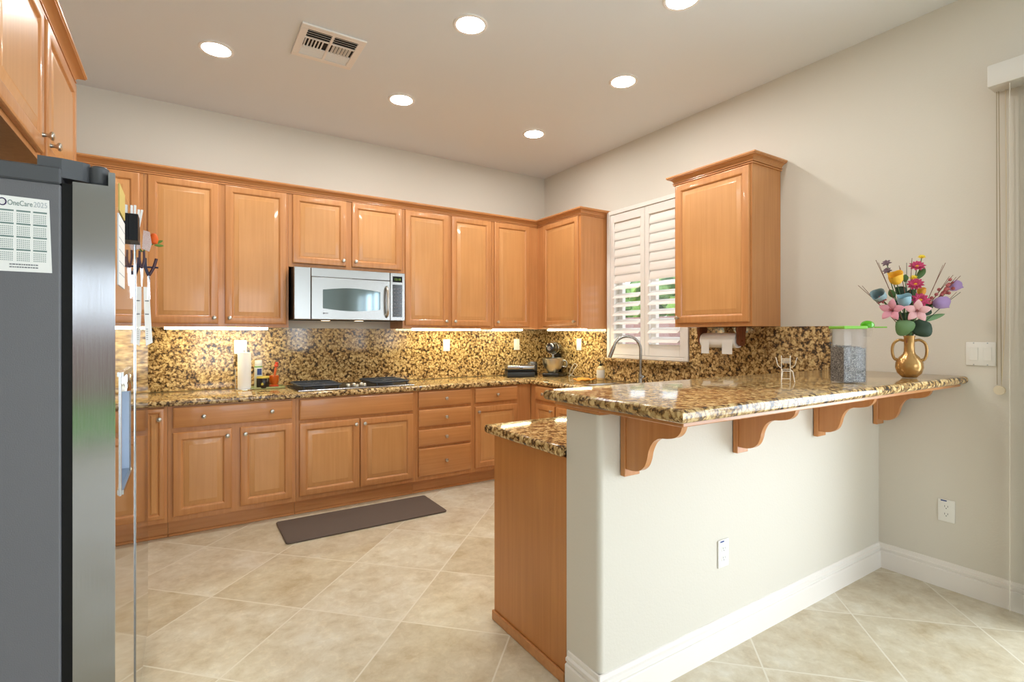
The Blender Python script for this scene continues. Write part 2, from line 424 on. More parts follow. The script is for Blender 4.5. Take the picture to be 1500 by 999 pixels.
def carcass(parent, w, depth, z0, z1, toe=None):
    g = .0008
    obj('body', Box(g, w - g, 0, depth - .002, z0, z1), M['wood'], parent)
    if toe is not None:
        bm = bmesh.new(); box(bm, g, w - g, .062, .08, 0, z0); box(bm, g, w - g, .05, .062, 0, .018, .004, 1)
        obj('toe_kick', bm, M['wood_h'], parent)

def crown_prof(): # (out, z from 0 to .062)
    return [(0, 0), (.011, 0), (.011, .006), (.004, .0075), (.004, .011), (.014, .0125), (.014, .0175), (.007, .019), (.009, .024), (.015, .033), (.025, .041), (.036, .045), (.042, .046), (.042, .05), (.047, .053), (.047, .063), (0, .063)]
def crown_path(pts_fn, z):
    """pts_fn(o) -> list of plan points at outward offset o"""
    bm = bmesh.new()
    loft(bm, [[(x, y, z + h) for x, y in pts_fn(o_)] for o_, h in crown_prof()], closed=False)
    return bm

ZU0, ZU1 = 1.405, 2.462
UF, BF = 4.33, 4.05     # plan y of upper and base face frames
UD, BD = YB - UF, YB - BF
upper_grp = 'wall cabinets along the back wall'
def led(parent, x0, x1, y, z):
    bm = bmesh.new(); box(bm, x0, x1, y, y + .05, z - .014, z, .002, 1)
    return obj('light_bar', bm, M['emit_led'], parent)
# far left, mostly hidden by the fridge
t = thing('wall_cabinet', 'maple wall cabinet half hidden behind the refrigerator', 'wall cabinet', (XL + .002, UF, 0), 0, upper_grp)
W = -.234 - (XL + .002); o0 = XL + .002
carcass(t, W, UD, ZU0, ZU1)
door(t, .04, .38, 1.43, 2.455, (.345, 1.475)); door(t, .41, -.256 - o0, 1.43, 2.455, (.44, 1.475))
# two tall doors left of microwave
o0 = -.234; t = thing('wall_cabinet', 'tall maple two-door wall cabinet left of the microwave', 'wall cabinet', (o0, UF, 0), 0, upper_grp)
carcass(t, .69 - o0, UD, ZU0, ZU1)
door(t, -.212 - o0, .21 - o0, 1.43, 2.455, (.182 - o0, 1.472)); door(t, .253 - o0, .673 - o0, 1.43, 2.455, (.281 - o0, 1.472))
# short above microwave
o0 = .69; t = thing('wall_cabinet', 'short maple two-door wall cabinet above the microwave', 'wall cabinet', (o0, UF, 0), 0, upper_grp)
carcass(t, 1.625 - o0, UD, 1.885, ZU1)
door(t, .718 - o0, 1.132 - o0, 1.914, 2.455, (1.105 - o0, 1.957)); door(t, 1.179 - o0, 1.609 - o0, 1.914, 2.455, (1.207 - o0, 1.957))
o0 = 1.625; t = thing('wall_cabinet', 'tall maple two-door wall cabinet right of the microwave', 'wall cabinet', (o0, UF, 0), 0, upper_grp)
carcass(t, 2.54 - o0, UD, ZU0, ZU1)
door(t, 1.645 - o0, 2.064 - o0, 1.43, 2.455, (2.036 - o0, 1.472)); door(t, 2.098 - o0, 2.519 - o0, 1.43, 2.455, (2.127 - o0, 1.472))
o0 = 2.54; t = thing('wall_cabinet', 'tall maple single-door wall cabinet in the corner of the back wall', 'wall cabinet', (o0, UF, 0), 0, upper_grp)
carcass(t, 3.419 - o0, UD, ZU0, ZU1)
door(t, 2.562 - o0, 2.978 - o0, 1.43, 2.455, (2.591 - o0, 1.472))
# on the right wall, left of window: local x runs towards the camera
t = thing('wall_cabinet', 'maple wall cabinet with one door on the right wall left of the shuttered window', 'wall cabinet', (3.09, UF - .001, 0), -PI / 2)
carcass(t, UF - 3.64, XR - 3.09, ZU0, ZU1)
door(t, UF - 4.215, UF - 3.668, 1.43, 2.455, (UF - 3.70, 1.472))
# crown along back run and the corner cabinet
cr = crown_path(lambda o_: [(XL + .003, UF - o_), (3.09 - o_, UF - o_), (3.09 - o_, 3.64 - o_), (XR - .001, 3.64 - o_)], ZU1 - .002)
solo('crown_molding', cr, M['wood_h'], 'maple crown molding running along the tops of the back wall cabinets', 'molding', smooth=20)
# light bars under the uppers (each a thing)
LG = 'under-cabinet light bars'
for (x0, x1, lb) in ((-.12, .55, 'glowing light bar under the tall cabinet left of the microwave'),
                     (1.76, 2.45, 'glowing light bar under the tall cabinet right of the microwave'),
                     (2.62, 2.95, 'short glowing light bar under the corner cabinet of the back wall')):
    solo('light_bar', Box(0, x1 - x0, 0, .055, -.016, 0, .002), M['emit_led'], lb, 'light', (x0, 4.40, ZU0 - .001), 0, LG)
solo('light_bar', Box(0, .055, 0, .55, -.016, 0, .002), M['emit_led'], 'glowing light bar under the right-wall cabinet beside the window', 'light', (3.16, 3.70, ZU0 - .001), 0, LG)

# right-hand cabinet with own crown
t = thing('wall_cabinet', 'maple wall cabinet hanging alone between the shuttered window and the flowers', 'wall cabinet', (3.09, 2.562, 0), -PI / 2)
wR = 2.562 - 1.944
carcass(t, wR, XR - 3.09, ZU0, ZU1)
door(t, .02, wR - .012, 1.432, 2.452, (.048, 1.472), t=.021)
bm = crown_path(lambda o_: [(-o_, XR - 3.09 - .001), (-o_, -o_), (wR + o_, -o_), (wR + o_, XR - 3.09 - .001)], ZU1 - .002)
obj('crown', bm, M['wood_h'], t, 20)

# above the fridge, faces +x : local x runs towards the back wall
t = thing('wall_cabinet', 'maple two-door cabinet hanging above the refrigerator', 'wall cabinet', (-.42, 1.74, 0), PI / 2)
wF = 2.965 - 1.74
carcass(t, wF, XL * -1 - .42 - .002, 1.945, 2.462)
door(t, .02, .585, 1.965, 2.452, (.553, 2.02)); door(t, .64, 1.205, 1.965, 2.452, (.672, 2.02))
bm = crown_path(lambda o_: [(-o_, .598), (-o_, -o_), (wF + o_, -o_), (wF + o_, .598)], 2.460)
obj('crown', bm, M['wood_h'], t, 20)

# base cabinets
ZB0, ZB1 = .115, .876
base_grp = 'base cabinets along the back wall'
o0 = XL + .002; t = thing('base_cabinet', 'maple base cabinet in the corner behind the refrigerator', 'base cabinet', (o0, BF, 0), 0, base_grp)
carcass(t, -.232 - o0, BD, ZB0, ZB1, 1)
drawer(t, .36, -.26 - o0, .735, .866, (.56,)); door(t, .36, -.26 - o0, .148, .70, (.39, .66))
o0 = -.232; t = thing('base_cabinet', 'narrow maple pull-out base cabinet with a full-height door beside the refrigerator', 'base cabinet', (o0, BF, 0), 0, base_grp)
carcass(t, -.092 - o0, BD, ZB0, ZB1, 1)
door(t, -.226 - o0, -.109 - o0, .145, .868, (-.138 - o0, .80), fr=.036)
o0 = -.092; t = thing('base_cabinet', 'maple base cabinet with one wide two-knob drawer over two doors', 'base cabinet', (o0, BF, 0), 0, base_grp)
carcass(t, .695 - o0, BD, ZB0, ZB1, 1)
drawer(t, -.063 - o0, .669 - o0, .731, .868, (.11 - o0, .53 - o0))
door(t, -.063 - o0, .278 - o0, .148, .701, (.25 - o0, .655)); door(t, .33 - o0, .669 - o0, .148, .701, (.36 - o0, .655))
o0 = .695; t = thing('base_cabinet', 'maple base cabinet under the cooktop with a blank panel over two doors', 'base cabinet', (o0, BF, 0), 0, base_grp)
carcass(t, 1.63 - o0, BD, ZB0, ZB1, 1)
drawer(t, .718 - o0, 1.607 - o0, .712, .866, (), name='front_panel')
door(t, .718 - o0, 1.161 - o0, .148, .690, (1.131 - o0, .65)); door(t, 1.168 - o0, 1.607 - o0, .148, .690, (1.198 - o0, .65))
o0 = 1.63; t = thing('base_cabinet', 'maple base cabinet with a stack of four drawers', 'base cabinet', (o0, BF, 0), 0, base_grp)
carcass(t, 2.175 - o0, BD, ZB0, ZB1, 1)
for a, b in ((.735, .866), (.571, .713), (.405, .544), (.15, .387)): drawer(t, 1.656 - o0, 2.153 - o0, a, b, ((1.656 + 2.153) / 2 - o0,))
o0 = 2.175; t = thing('base_cabinet', 'maple base cabinet in the inside corner with one drawer over one door', 'base cabinet', (o0, BF, 0), 0, base_grp)
carcass(t, 2.81 - o0, BD, ZB0, ZB1, 1)
drawer(t, 2.196 - o0, 2.651 - o0, .735, .866, (2.42 - o0,)); door(t, 2.196 - o0, 2.651 - o0, .15, .70, (2.224 - o0, .655))
# right run
right_grp = 'base cabinets along the right wall'
t = thing('base_cabinet', 'maple base cabinet on the right wall next to the inside corner', 'base cabinet', (2.811, BF - .001, 0), -PI / 2, right_grp)
carcass(t, .40, XR - 2.811, ZB0, ZB1, 1)
drawer(t, .095, .388, .735, .866, (.24,)); door(t, .095, .388, .15, .70, (.36, .655))
t = thing('base_cabinet', 'maple sink base cabinet below the shuttered window', 'base cabinet', (2.811, BF - .402, 0), -PI / 2, right_grp)
carcass(t, 1.10, XR - 2.811, ZB0, ZB1, 1)
drawer(t, .015, .545, .735, .866, (), name='front_panel'); drawer(t, .555, 1.085, .735, .866, (), name='front_panel')
door(t, .015, .545, .15, .70, (.515, .655)); door(t, .555, 1.085, .15, .70, (.585, .655))
t = thing('base_cabinet', 'maple corner base cabinet where the peninsula meets the right wall', 'base cabinet', (2.811, BF - 1.503, 0), -PI / 2, right_grp)
carcass(t, BF - 1.503 - 2.092, XR - 2.811, ZB0, ZB1, 1)
# peninsula cabinet with plain end panel
t = thing('peninsula_cabinet', 'peninsula base cabinet with a plain shade-toned maple end panel behind the white half wall', 'base cabinet', (1.24, 1.547, 0))
obj('body', Box(.02, XR - 1.24 - .002, 0, .542, .1, ZB1), M['wood'], t)
bm = bmesh.new(); box(bm, 0, .019, 0, .544, 0, ZB1, .002, 1); obj('end_panel', bm, M['wood_end_shaded'], t)
bm = bmesh.new(); box(bm, -.012, 0, 0, .548, 0, .045, .004, 2); obj('base_shoe', bm, M['wood_h'], t)
bm = bmesh.new(); box(bm, .02, XR - 1.24 - .62, .46, .475, 0, .1); obj('toe_kick', bm, M['wood_h'], t)

# ------------------------------------------------------------------ granite worktops
ZT = .92
def slab(bm, poly, z0, z1, rad=.012, n=4):
    """extruded polygon with a bullnose edge; poly counter-clockwise, offset inward by mitres"""
    pts = [Vector((p[0], p[1])) for p in poly]; m = len(pts)
    def off(d):
        out = []
        for i in range(m):
            a, b, c = pts[i - 1], pts[i], pts[(i + 1) % m]
            e1 = (b - a).normalized(); e2 = (c - b).normalized()
            n1 = Vector((-e1.y, e1.x)); n2 = Vector((-e2.y, e2.x))
            k = (n1 + n2); k = k / (1 + n1.dot(n2))
            out.append(b + k * d)
        return out
    rings = []
    def ring(d, z): return [(q.x, q.y, z) for q in off(d)]
    for k in range(n + 1):
        a = PI / 2 * k / n; rings.append(ring(rad * (1 - math.sin(a)), z0 + rad * (1 - math.cos(a))))
    for k in range(n + 1):
        a = PI / 2 * k / n; rings.append(ring(rad * (1 - math.cos(a)), z1 - rad * (1 - math.sin(a))))
    loft(bm, rings)
CF = 4.018; CR = 2.776
bm = bmesh.new()
# L shape of back run + right run + peninsula (with round inner corners kept square)
slab(bm, [(XL + .003, CF), (CR, CF), (CR, 2.135), (1.212, 2.135), (1.212, 1.549), (XR - .002, 1.549), (XR - .002, YB - .002), (XL + .003, YB - .002)], ZB1 + .002, ZT, .014)
solo('countertop', bm, M['granite'], 'speckled gold granite worktop running around the kitchen and out along the peninsula', 'countertop', smooth=40)
BSX = .022
solo('backsplash', Box(XL + .003, XR - .003, YB - BSX, YB - .001, ZT + .001, ZU0 - .002), M['granite'], 'full-height speckled granite backsplash on the back wall', 'backsplash')
bm = bmesh.new(); box(bm, XR - BSX, XR - .001, WY1 + .055, YB - BSX - .002, ZT + .001, ZU0 - .002)
box(bm, XR - BSX, XR - .001, WY0 - .045, WY1 + .055, ZT + .001, 1.098)
box(bm, XR - BSX, XR - .001, 1.615, WY0 - .045, ZT + .001, ZU0 - .002)
solo('backsplash', bm, M['granite'], 'speckled granite backsplash on the right wall, cut low under the window', 'backsplash')
solo('window_sill', Box(XR - .075, XR - .001, WY0 - .06, WY1 + .07, 1.10, 1.13, .006), M['granite'], 'granite ledge under the shuttered window', 'window sill')

# breakfast bar
ZBar = 1.135
bm = bmesh.new(); slab(bm, [(1.185, .955), (XR - .002, .955), (XR - .002, 1.622), (1.185, 1.622)], 1.094, ZBar, .017)
t = thing('bar_top', 'raised granite breakfast bar top on the white half wall', 'bar top', (0, 0, 0))
obj('slab', bm, M['granite'], t, 40)
bm = bmesh.new(); box(bm, 1.222, XR - .003, .985, 1.60, 1.078, 1.093, .003, 1)
obj('deck', bm, M['wood_h'], t)
bm = bmesh.new(); box(bm, HX0 - .002, XR - .003, HY0 - .003, HY1 + .003, HZ + .001, 1.0775, .003, 1)
obj('cap_rail', bm, M['wood_h'], t)

# corbels
cp = spline([(0, 0, 0)], 1)
prof = [(.0, .0), (.27, .0), (.272, -.018), (.262, -.045), (.24, -.064), (.205, -.073), (.165, -.079), (.135, -.098), (.116, -.13), (.108, -.16), (.094, -.188), (.068, -.207), (.035, -.214), (.012, -.214)]
cv = [(p.x, p.y) for p in spline([(a, b, 0) for a, b in prof[2:]], 4)]
cpoly = [(0, 0), (.27, 0)] + cv + [(0, -.214)]
def corbel(x, lab):
    t = thing('corbel', lab, 'corbel', (x, HY0 - .0035, 1.0775), 0, 'corbels under the bar top')
    bm = bmesh.new(); box(bm, 0, .078, -.022, 0, -.242, -.0165, .002, 1); obj('back_plate', bm, M['wood'], t)
    bm = bmesh.new(); prism(bm, [(-.0225 - .0 - u * .915, v) for u, v in cpoly], 'x', .007, .034); obj('bracket', bm, M['wood'], t, 30)
corbel(1.338, 'scrolled maple corbel nearest the free end of the bar')
corbel(2.012, 'scrolled maple corbel second from the free end of the bar')
corbel(2.682, 'scrolled maple corbel third from the free end, under the flower side of the bar')
corbel(3.338, 'scrolled maple corbel in the corner against the right wall')

# ------------------------------------------------------------------ window with plantation shutters
bm = bmesh.new()
box(bm, XR + .09, XR + .13, WY0, WY1, WZ0, WZ0 + .05); box(bm, XR + .09, XR + .13, WY0, WY1, WZ1 - .05, WZ1)
for y in (WY0, WY1 - .05): box(bm, XR + .09, XR + .13, y, y + .05, WZ0 + .05, WZ1 - .05)
box(bm, XR + .09, XR + .13, (WY0 + WY1) / 2 - .03, (WY0 + WY1) / 2 + .03, WZ0 + .05, WZ1 - .05)
w1 = struct('window_1', bm, M['trim'])
obj('glass', Box(XR + .108, XR + .112, WY0 + .01, WY1 - .01, WZ0 + .02, WZ1 - .02), M['pane'], w1)
bm = bmesh.new(); fy0, fy1, fz0, fz1 = 2.683, 3.617, 1.131, 2.512
box(bm, -.03, -.0005, fy0, fy0 + .038, fz0, fz1, .003, 1); box(bm, -.03, -.0005, fy1 - .038, fy1, fz0, fz1, .003, 1)
box(bm, -.03, -.0005, fy0 + .038, fy1 - .038, fz1 - .038, fz1, .003, 1); box(bm, -.03, -.0005, fy0 + .038, fy1 - .038, fz0, fz0 + .03, .003, 1)
fo = obj('casing', bm, M['louver'], w1); fo.location = (XR, 0, 0)
def shutter(y0, y1, lab, hinge):
    t = thing('plantation_shutter', lab, 'shutter', (XR - .008, 0, 0), 0, 'plantation shutters over the sink')
    z0, z1 = fz0 + .033, fz1 - .041; st = .048
    bm = bmesh.new()
    box(bm, -.013, .013, y0, y0 + st, z0, z1, .003, 1); box(bm, -.013, .013, y1 - st, y1, z0, z1, .003, 1)
    box(bm, -.013, .013, y0 + st, y1 - st, z1 - .075, z1, .003, 1); box(bm, -.013, .013, y0 + st, y1 - st, z0, z0 + .10, .003, 1)
    obj('stile_frame', bm, M['louver'], t)
    n = 14; lz0 = z0 + .10; pitch = (z1 - .075 - lz0) / n
    for i in range(n):
        zc = lz0 + (i + .5) * pitch
        bm = bmesh.new(); hw, th = .0455, .0055
        ring = []
        for k in range(12):
            a = 2 * PI * k / 12; ring.append((hw * math.cos(a), th * math.sin(a)))
        tilt = math.radians(14) if i < 0 else math.radians(33 if i < 7 else 79)
        poly = [(u * math.cos(tilt) - v * math.sin(tilt), zc + u * math.sin(tilt) + v * math.cos(tilt)) for u, v in ring]
        # room side edge is lower on open louvers
        prism(bm, poly, 'y', y0 + st + .002, y1 - st - .002)
        obj('louver', bm, M['louver'], t, 40)
    return t
ym = (fy0 + fy1) / 2
shutter(ym + .002, fy1 - .040, 'left shutter panel over the sink, lower louvers open', 1)
shutter(fy0 + .040, ym - .002, 'right shutter panel over the sink, partly behind the hanging cabinet', 0)
# outside
gm = mat('foliage', srgb(70, 120, 50), .7)
n = N(gm, 'ShaderNodeTexNoise'); n.inputs['Scale'].default_value = 14; n.inputs['Detail'].default_value = 4
rr = ramp(gm, [(.35, srgb(40, 78, 30)), (.65, srgb(140, 180, 90))]); L(gm, n.outputs['Fac'], rr.inputs[0]); L(gm, rr.outputs[0], bsdf(gm).inputs['Base Color'])
struct('wall_garden', Box(6.0, 6.1, .5, 10, -.3, 1.62), mat('garden_wall', srgb(150, 118, 112), .8))
bm = bmesh.new()
for k in range(78):
    c = (7.0 + random.uniform(-.2, .3), 2.5 + (k % 26) * .26 + random.uniform(-.1, .1), (1.8, .95, .1)[k // 26] + random.uniform(-.25, .35)); r0 = random.uniform(.28, .45)
    rb = bmesh.ops.create_icosphere(bm, subdivisions=3, radius=r0)
    for v in rb['verts']: v.co = Vector(c) + v.co * random.uniform(.82, 1.12)
hd = obj('garden_hedge', bm, gm); hd['kind'] = 'stuff'; hd['label'] = 'green hedge outside the kitchen window'; hd['category'] = 'hedge'
struct('wall_added_rear', Box(-9, 9, -11, -10.8, -.3, 1.75), mat('added_wall_rear', srgb(150, 118, 112), .8))  # unseen wall, added to keep bright sky out of the fridge door reflection
struct('lawn', Box(-8, 8, -16, -4.9, -.15, -.1), mat('lawn_green', srgb(96, 140, 70), .9))
struct('ground', Box(XR + .2, 9, -3, 11, -.35, -.3), mat('garden_ground', srgb(150, 140, 125), .9))

# ------------------------------------------------------------------ ceiling fittings
for (x, y, lb) in ((.166, 3.629, 'round recessed ceiling light left of the air vent'),
                   (1.364, 2.565, 'round recessed ceiling light right of the air vent, nearer the camera'),
                   (1.366, 3.663, 'round recessed ceiling light above the cooktop, right of the air vent'),
                   (2.561, 2.567, 'round recessed ceiling light in front of the window, above the peninsula'),
                   (2.573, 3.661, 'round recessed ceiling light nearest the back right corner'),
                   (2.19, 1.77, 'recessed ceiling light cut off by the top edge of the photo')):
    t = thing('ceiling_light', lb, 'ceiling light', (x, y, ZC), 0, 'recessed ceiling lights')
    bm = bmesh.new(); lathe(bm, [(.079, -.001), (.098, -.001), (.098, -.004), (.092, -.007), (.079, -.006)], seg=40, caps=False); obj('trim_ring', bm, M['trim'], t, 30)
    bm = bmesh.new(); lathe(bm, [(.079, -.002), (.079, -.004), (.0001, -.005)], seg=40); obj('lens', bm, M['emit_can'], t, 30)
t = thing('ceiling_vent', 'white rectangular air vent in the kitchen ceiling', 'vent', (.739, 3.23, ZC))
bm = bmesh.new(); a, b = .182, .188
for (x0, x1, y0, y1) in ((-a, a, -b, -b + .042), (-a, a, b - .042, b), (-a, -a + .04, -b + .042, b - .042), (a - .04, a, -b + .042, b - .042), (-.008, .008, -b + .042, b - .042)):
    box(bm, x0, x1, y0, y1, -.012, -.001, .002, 1)
obj('frame', bm, M['trim'], t)
obj('dark_duct', Box(-a + .03, a - .03, -b + .03, b - .03, -.002, -.0005), M['black'], t)
bm = bmesh.new()
for sx in (-1, 1):
    x0, x1 = (sx * .008, sx * (a - .04)) if sx > 0 else (sx * (a - .04), sx * .008)
    for k in range(4):
        y = -b + .05 + k * .023
        prism(bm, [(y + .010, -.003), (y + .013, -.003), (y + .003, -.011), (y, -.011)], 'x', x0, x1)
        y = b - .05 - k * .023
        prism(bm, [(y - .010, -.003), (y - .013, -.003), (y - .003, -.011), (y, -.011)], 'x', x0, x1)
    for k in range(6):
        x = x0 + .012 + k * (x1 - x0 - .02) / 6
        prism(bm, [(x, -.003), (x + .003, -.003), (x + .003 + sx * .009, -.011), (x + sx * .009, -.011)], 'y', -.05, .05)
    for yy in (-.052, .052): box(bm, x0, x1, yy - .003, yy + .003, -.011, -.003)
obj('fin', bm, M['trim'], t)

# ------------------------------------------------------------------ microwave
t = thing('microwave', 'stainless over-the-range microwave below the short cabinet', 'microwave', (.706, 4.2, 1.468))
mw, mh = .886, .404
obj('casing', Box(0, mw, .012, 4.635 - 4.2, 0.0, mh), M['black'], t)
obj('side_panel', Box(0, .122, -.012, .011, .0, mh, .004), M['steel'], t)
bm = bmesh.new(); box(bm, .125, .755, -.012, .011, .335, mh, .003, 1); obj('vent_panel', bm, M['steel'], t)
d = obj('door', Box(.125, .755, -.018, .011, .0, .332, .004), M['steel'], t)
top = [(.21 + .46 * k / 16, .235 + .02 * math.sin(PI * k / 16)) for k in range(17)]
bot = [(.67 - .46 * k / 16, .088 - .018 * math.sin(PI * k / 16)) for k in range(17)]
bm = bmesh.new(); prism(bm, [(x, z) for x, z in bot[::-1]] + [(x, z) for x, z in top[::-1]], 'y', -.0195, -.0181); obj('window', bm, M['micglass'], d)
bm = bmesh.new(); tube(bm, spline([(.722, -.016, .03), (.722, -.05, .06), (.722, -.058, .155), (.722, -.05, .25), (.722, -.016, .28)], 6), .011, 12); obj('handle', bm, M['nickel'], d, 50)
bm = bmesh.new(); lathe(bm, [(.007, 0), (.007, .0012), (.0001, .0015)], (.217, -.018, .05), 16, '-y'); box(bm, .228, .25, -.0188, -.0181, .047, .053); obj('badge', bm, M['grey_print'], d)
c_ = obj('control_panel', Box(.758, mw, -.014, .011, 0, mh, .003), M['steel'], t)
obj('display', Box(.778, .862, -.0155, -.0142, .325, .375), M['black'], c_)
cu = bpy.data.curves.new('clock', 'FONT'); cu.body = '12:18'; cu.size = .026; cu.align_x = 'CENTER'
def text(name, s, size, m, parent, loc, rot, align='LEFT'):
    cu = bpy.data.curves.new(name, 'FONT'); cu.body = s; cu.size = size; cu.align_x = align; cu.extrude = .0002
    tmp = bpy.data.objects.new(name + '_tmp', cu); C.objects.link(tmp)
    bpy.context.view_layer.update()
    me = bpy.data.meshes.new_from_object(tmp.evaluated_get(bpy.context.evaluated_depsgraph_get()))
    bpy.data.objects.remove(tmp); bpy.data.curves.remove(cu)
    me.materials.clear(); me.materials.append(m)
    o = bpy.data.objects.new(name, me); C.objects.link(o); o.location = loc; o.rotation_euler = rot
    if parent: o.parent = parent
    return o
text('clock_digits', '12:18', .026, M['display'], c_, (.82, -.0158, .341), (PI / 2, 0, 0), 'CENTER')
kp = obj('keypad', Box(.778, .862, -.0155, -.0142, .03, .305), M['blackgloss'], c_)
bm = bmesh.new()
for r_ in range(8):
    for q in range(3): box(bm, .786 + q * .026, .802 + q * .026, -.0159, -.0156, .045 + r_ * .031, .053 + r_ * .031)
obj('key_print', bm, M['grey_print'], c_)
bm = bmesh.new(); box(bm, .27, .33, .26, .32, -.001, -.0002); box(bm, .55, .61, .26, .32, -.001, -.0002); obj('hood_lamp', bm, M['emit_hood'], t)

# ------------------------------------------------------------------ cooktop
t = thing('cooktop', 'black gas cooktop with iron grates set in the granite', 'cooktop', (.715, 4.085, ZT + .0005))
cw, cd = .92, .49
bm = bmesh.new(); box(bm, 0, cw, 0, cd, 0, .010, .004, 2); obj('glass_base', bm, mat('cooktop_black', srgb(16, 16, 17), .3, spec=.3), t)
bm = bmesh.new(); box(bm, 0, cw, -.006, .002, 0, .009, .003, 1); obj('front_edge', bm, M['steel'], t)
def grate(x0, x1, y0, y1):
    bm = bmesh.new(); z = .036; r_ = .0075; cr_ = .05
    pts = []
    for (cx, cy, a0) in ((x1 - cr_, y1 - cr_, 0), (x0 + cr_, y1 - cr_, 90), (x0 + cr_, y0 + cr_, 180), (x1 - cr_, y0 + cr_, 270)):
        for k in range(6):
            a = math.radians(a0 + 18 * k); pts.append((cx + cr_ * math.cos(a), cy + cr_ * math.sin(a), z))
    pts.append(pts[0]); tube(bm, pts, r_, 8)
    ym_ = (y0 + y1) / 2; tube(bm, [(x0, ym_, z), (x1, ym_, z)], r_, 8)
    for yc in ((y0 + ym_) / 2, (ym_ + y1) / 2):
        xc = (x0 + x1) / 2; q = []
        for k in range(13): q.append((xc + .045 * math.cos(2 * PI * k / 12), yc + .045 * math.sin(2 * PI * k / 12), z))
        tube(bm, q, .0048, 8)
        tube(bm, [(x0, yc, z), (xc - .045, yc, z)], .0048, 8); tube(bm, [(xc + .045, yc, z), (x1, yc, z)], .0048, 8)
        tube(bm, [(xc, yc + .045, z), (xc, yc + .1, z)], .0048, 8); tube(bm, [(xc, yc - .1, z), (xc, yc - .045, z)], .0048, 8)
    for x in (x0 + .03, x1 - .03):
        for y in (y0 + .004, y1 - .004): tube(bm, [(x, y, .009), (x, y, z)], .007, 8)
    obj('grate', bm, M['iron'], t, 50)
    for yc in ((y0 + ym_) / 2, (ym_ + y1) / 2):
        bm = bmesh.new(); lathe(bm, [(.05, .010), (.048, .018), (.036, .02), (.036, .03), (.03, .034), (.0001, .035)], ((x0 + x1) / 2, yc, 0), 24); obj('burner', bm, M['iron'], t, 40)
grate(.02, .335, .035, .46); grate(.585, .90, .035, .46)
for k, (x, y) in enumerate(((.40, .11), (.455, .15), (.455, .06), (.525, .09), (.525, .17))):
    bm = bmesh.new(); lathe(bm, [(.019, .010), (.019, .014), (.016, .016), (.015, .028), (.012, .031), (.0001, .032)], (x, y, 0), 20); obj('knob', bm, M['nickel'], t, 40)

# ------------------------------------------------------------------ refrigerator (front faces +x)
FX, FY0, FY1 = -.141, 1.55, 2.80
t = thing('refrigerator', 'stainless side-by-side refrigerator with dark grey side and magnets on its doors', 'refrigerator', (FX, FY0, 0))
fw = FY1 - FY0; seam = 2.128 - FY0
obj('side_case', Box(-.84, -.098, 0, fw, .02, 1.695, .004), M['fridge_side'], t)
bm = bmesh.new(); box(bm, -.84, -.098, 0, fw, 1.6955, 1.735, .004, 1); obj('top_cover', bm, M['dkgrey'], t)
bm = bmesh.new(); box(bm, -.0975, -.078, .006, fw - .006, .06, 1.70); obj('gasket', bm, M['black'], t)
# doors
DY = (.118, .388); DZ = (.945, 1.24)   # dispenser opening (local y, z)
bm = bmesh.new()
box(bm, -.0775, 0, 0, DY[0], .05, 1.705); box(bm, -.0775, 0, DY[1], seam - .002, .05, 1.705)
box(bm, -.0775, 0, DY[0], DY[1], .05, DZ[0]); box(bm, -.0775, 0, DY[0], DY[1], DZ[1], 1.705)
box(bm, -.0775, -.05, DY[0], DY[1], DZ[0], DZ[1])
box(bm, -.012, 0, 0, seam - .002, 1.705, 1.738)
d1 = obj('freezer_door', bm, M['fridge'], t)
bm = bmesh.new(); box(bm, .0002, .0012, .0005, seam - .003, .051, DZ[0] - .012); box(bm, .0002, .0012, .0005, seam - .003, DZ[1] + .012, 1.737)
box(bm, .0002, .0012, .0005, DY[0] - .012, DZ[0] - .012, DZ[1] + .012); box(bm, .0002, .0012, DY[1] + .012, seam - .003, DZ[0] - .012, DZ[1] + .012)
obj('front_skin', bm, M['fridge_front'], d1)
bm = bmesh.new()
box(bm, .0002, .004, DY[0] - .012, DY[0], DZ[0] - .012, DZ[1] + .012); box(bm, .0002, .004, DY[1], DY[1] + .012, DZ[0] - .012, DZ[1] + .012)
box(bm, .0002, .008, DY[0], DY[1], DZ[1], DZ[1] + .012); box(bm, .0002, .008, DY[0], DY[1], DZ[0] - .012, DZ[0])
obj('dispenser_frame', bm, M['steel'], d1)
bm = bmesh.new(); box(bm, -.0495, -.048, DY[0], DY[1], DZ[0], DZ[1]); box(bm, -.048, .0, DY[1] - .002, DY[1] - .0002, DZ[0], DZ[1] - .05); obj('dispenser_liner', bm, mat('pale_blue_liner', srgb(170, 186, 208), .3), d1)
bm = bmesh.new(); lathe(bm, [(.022, 0), (.024, .01), (.024, .04), (.021, .055)], (-.014, DY[1] - .05, DZ[1] - .056), 24); obj('spout', bm, M['chrome'], d1, 40)
d2 = obj('fresh_food_door', Box(-.0775, .0038, seam + .002, fw, .05, 1.738, .002), M['fridge'], t)
obj('front_skin', Box(.0039, .0045, seam + .003, fw - .001, .051, 1.737), M['fridge_front'], d2)
bm = bmesh.new()
tube(bm, [(-.12, .03, 1.7365), (-.12, .03, 1.75)], .001, 4)
bm.free(); bm = bmesh.new()
prism(bm, [(-.14, .008), (-.098, .008), (-.062, .02), (-.05, .03), (-.05, .06), (-.098, .075), (-.14, .075)], 'z', 1.7055 + .008, 1.758)
obj('hinge_cover', bm, M['dkgrey'], t)
bm = bmesh.new(); lathe(bm, [(.02, 1.706), (.02, 1.712)], (-.032, .04, 0), 20); lathe(bm, [(.0001, 1.712), (.017, 1.712), (.019, 1.716), (.019, 1.75), (.014, 1.755), (.0001, 1.755)], (-.032, .035, 0), 24); obj('hinge_pin', bm, M['dkgrey'], t, 40)

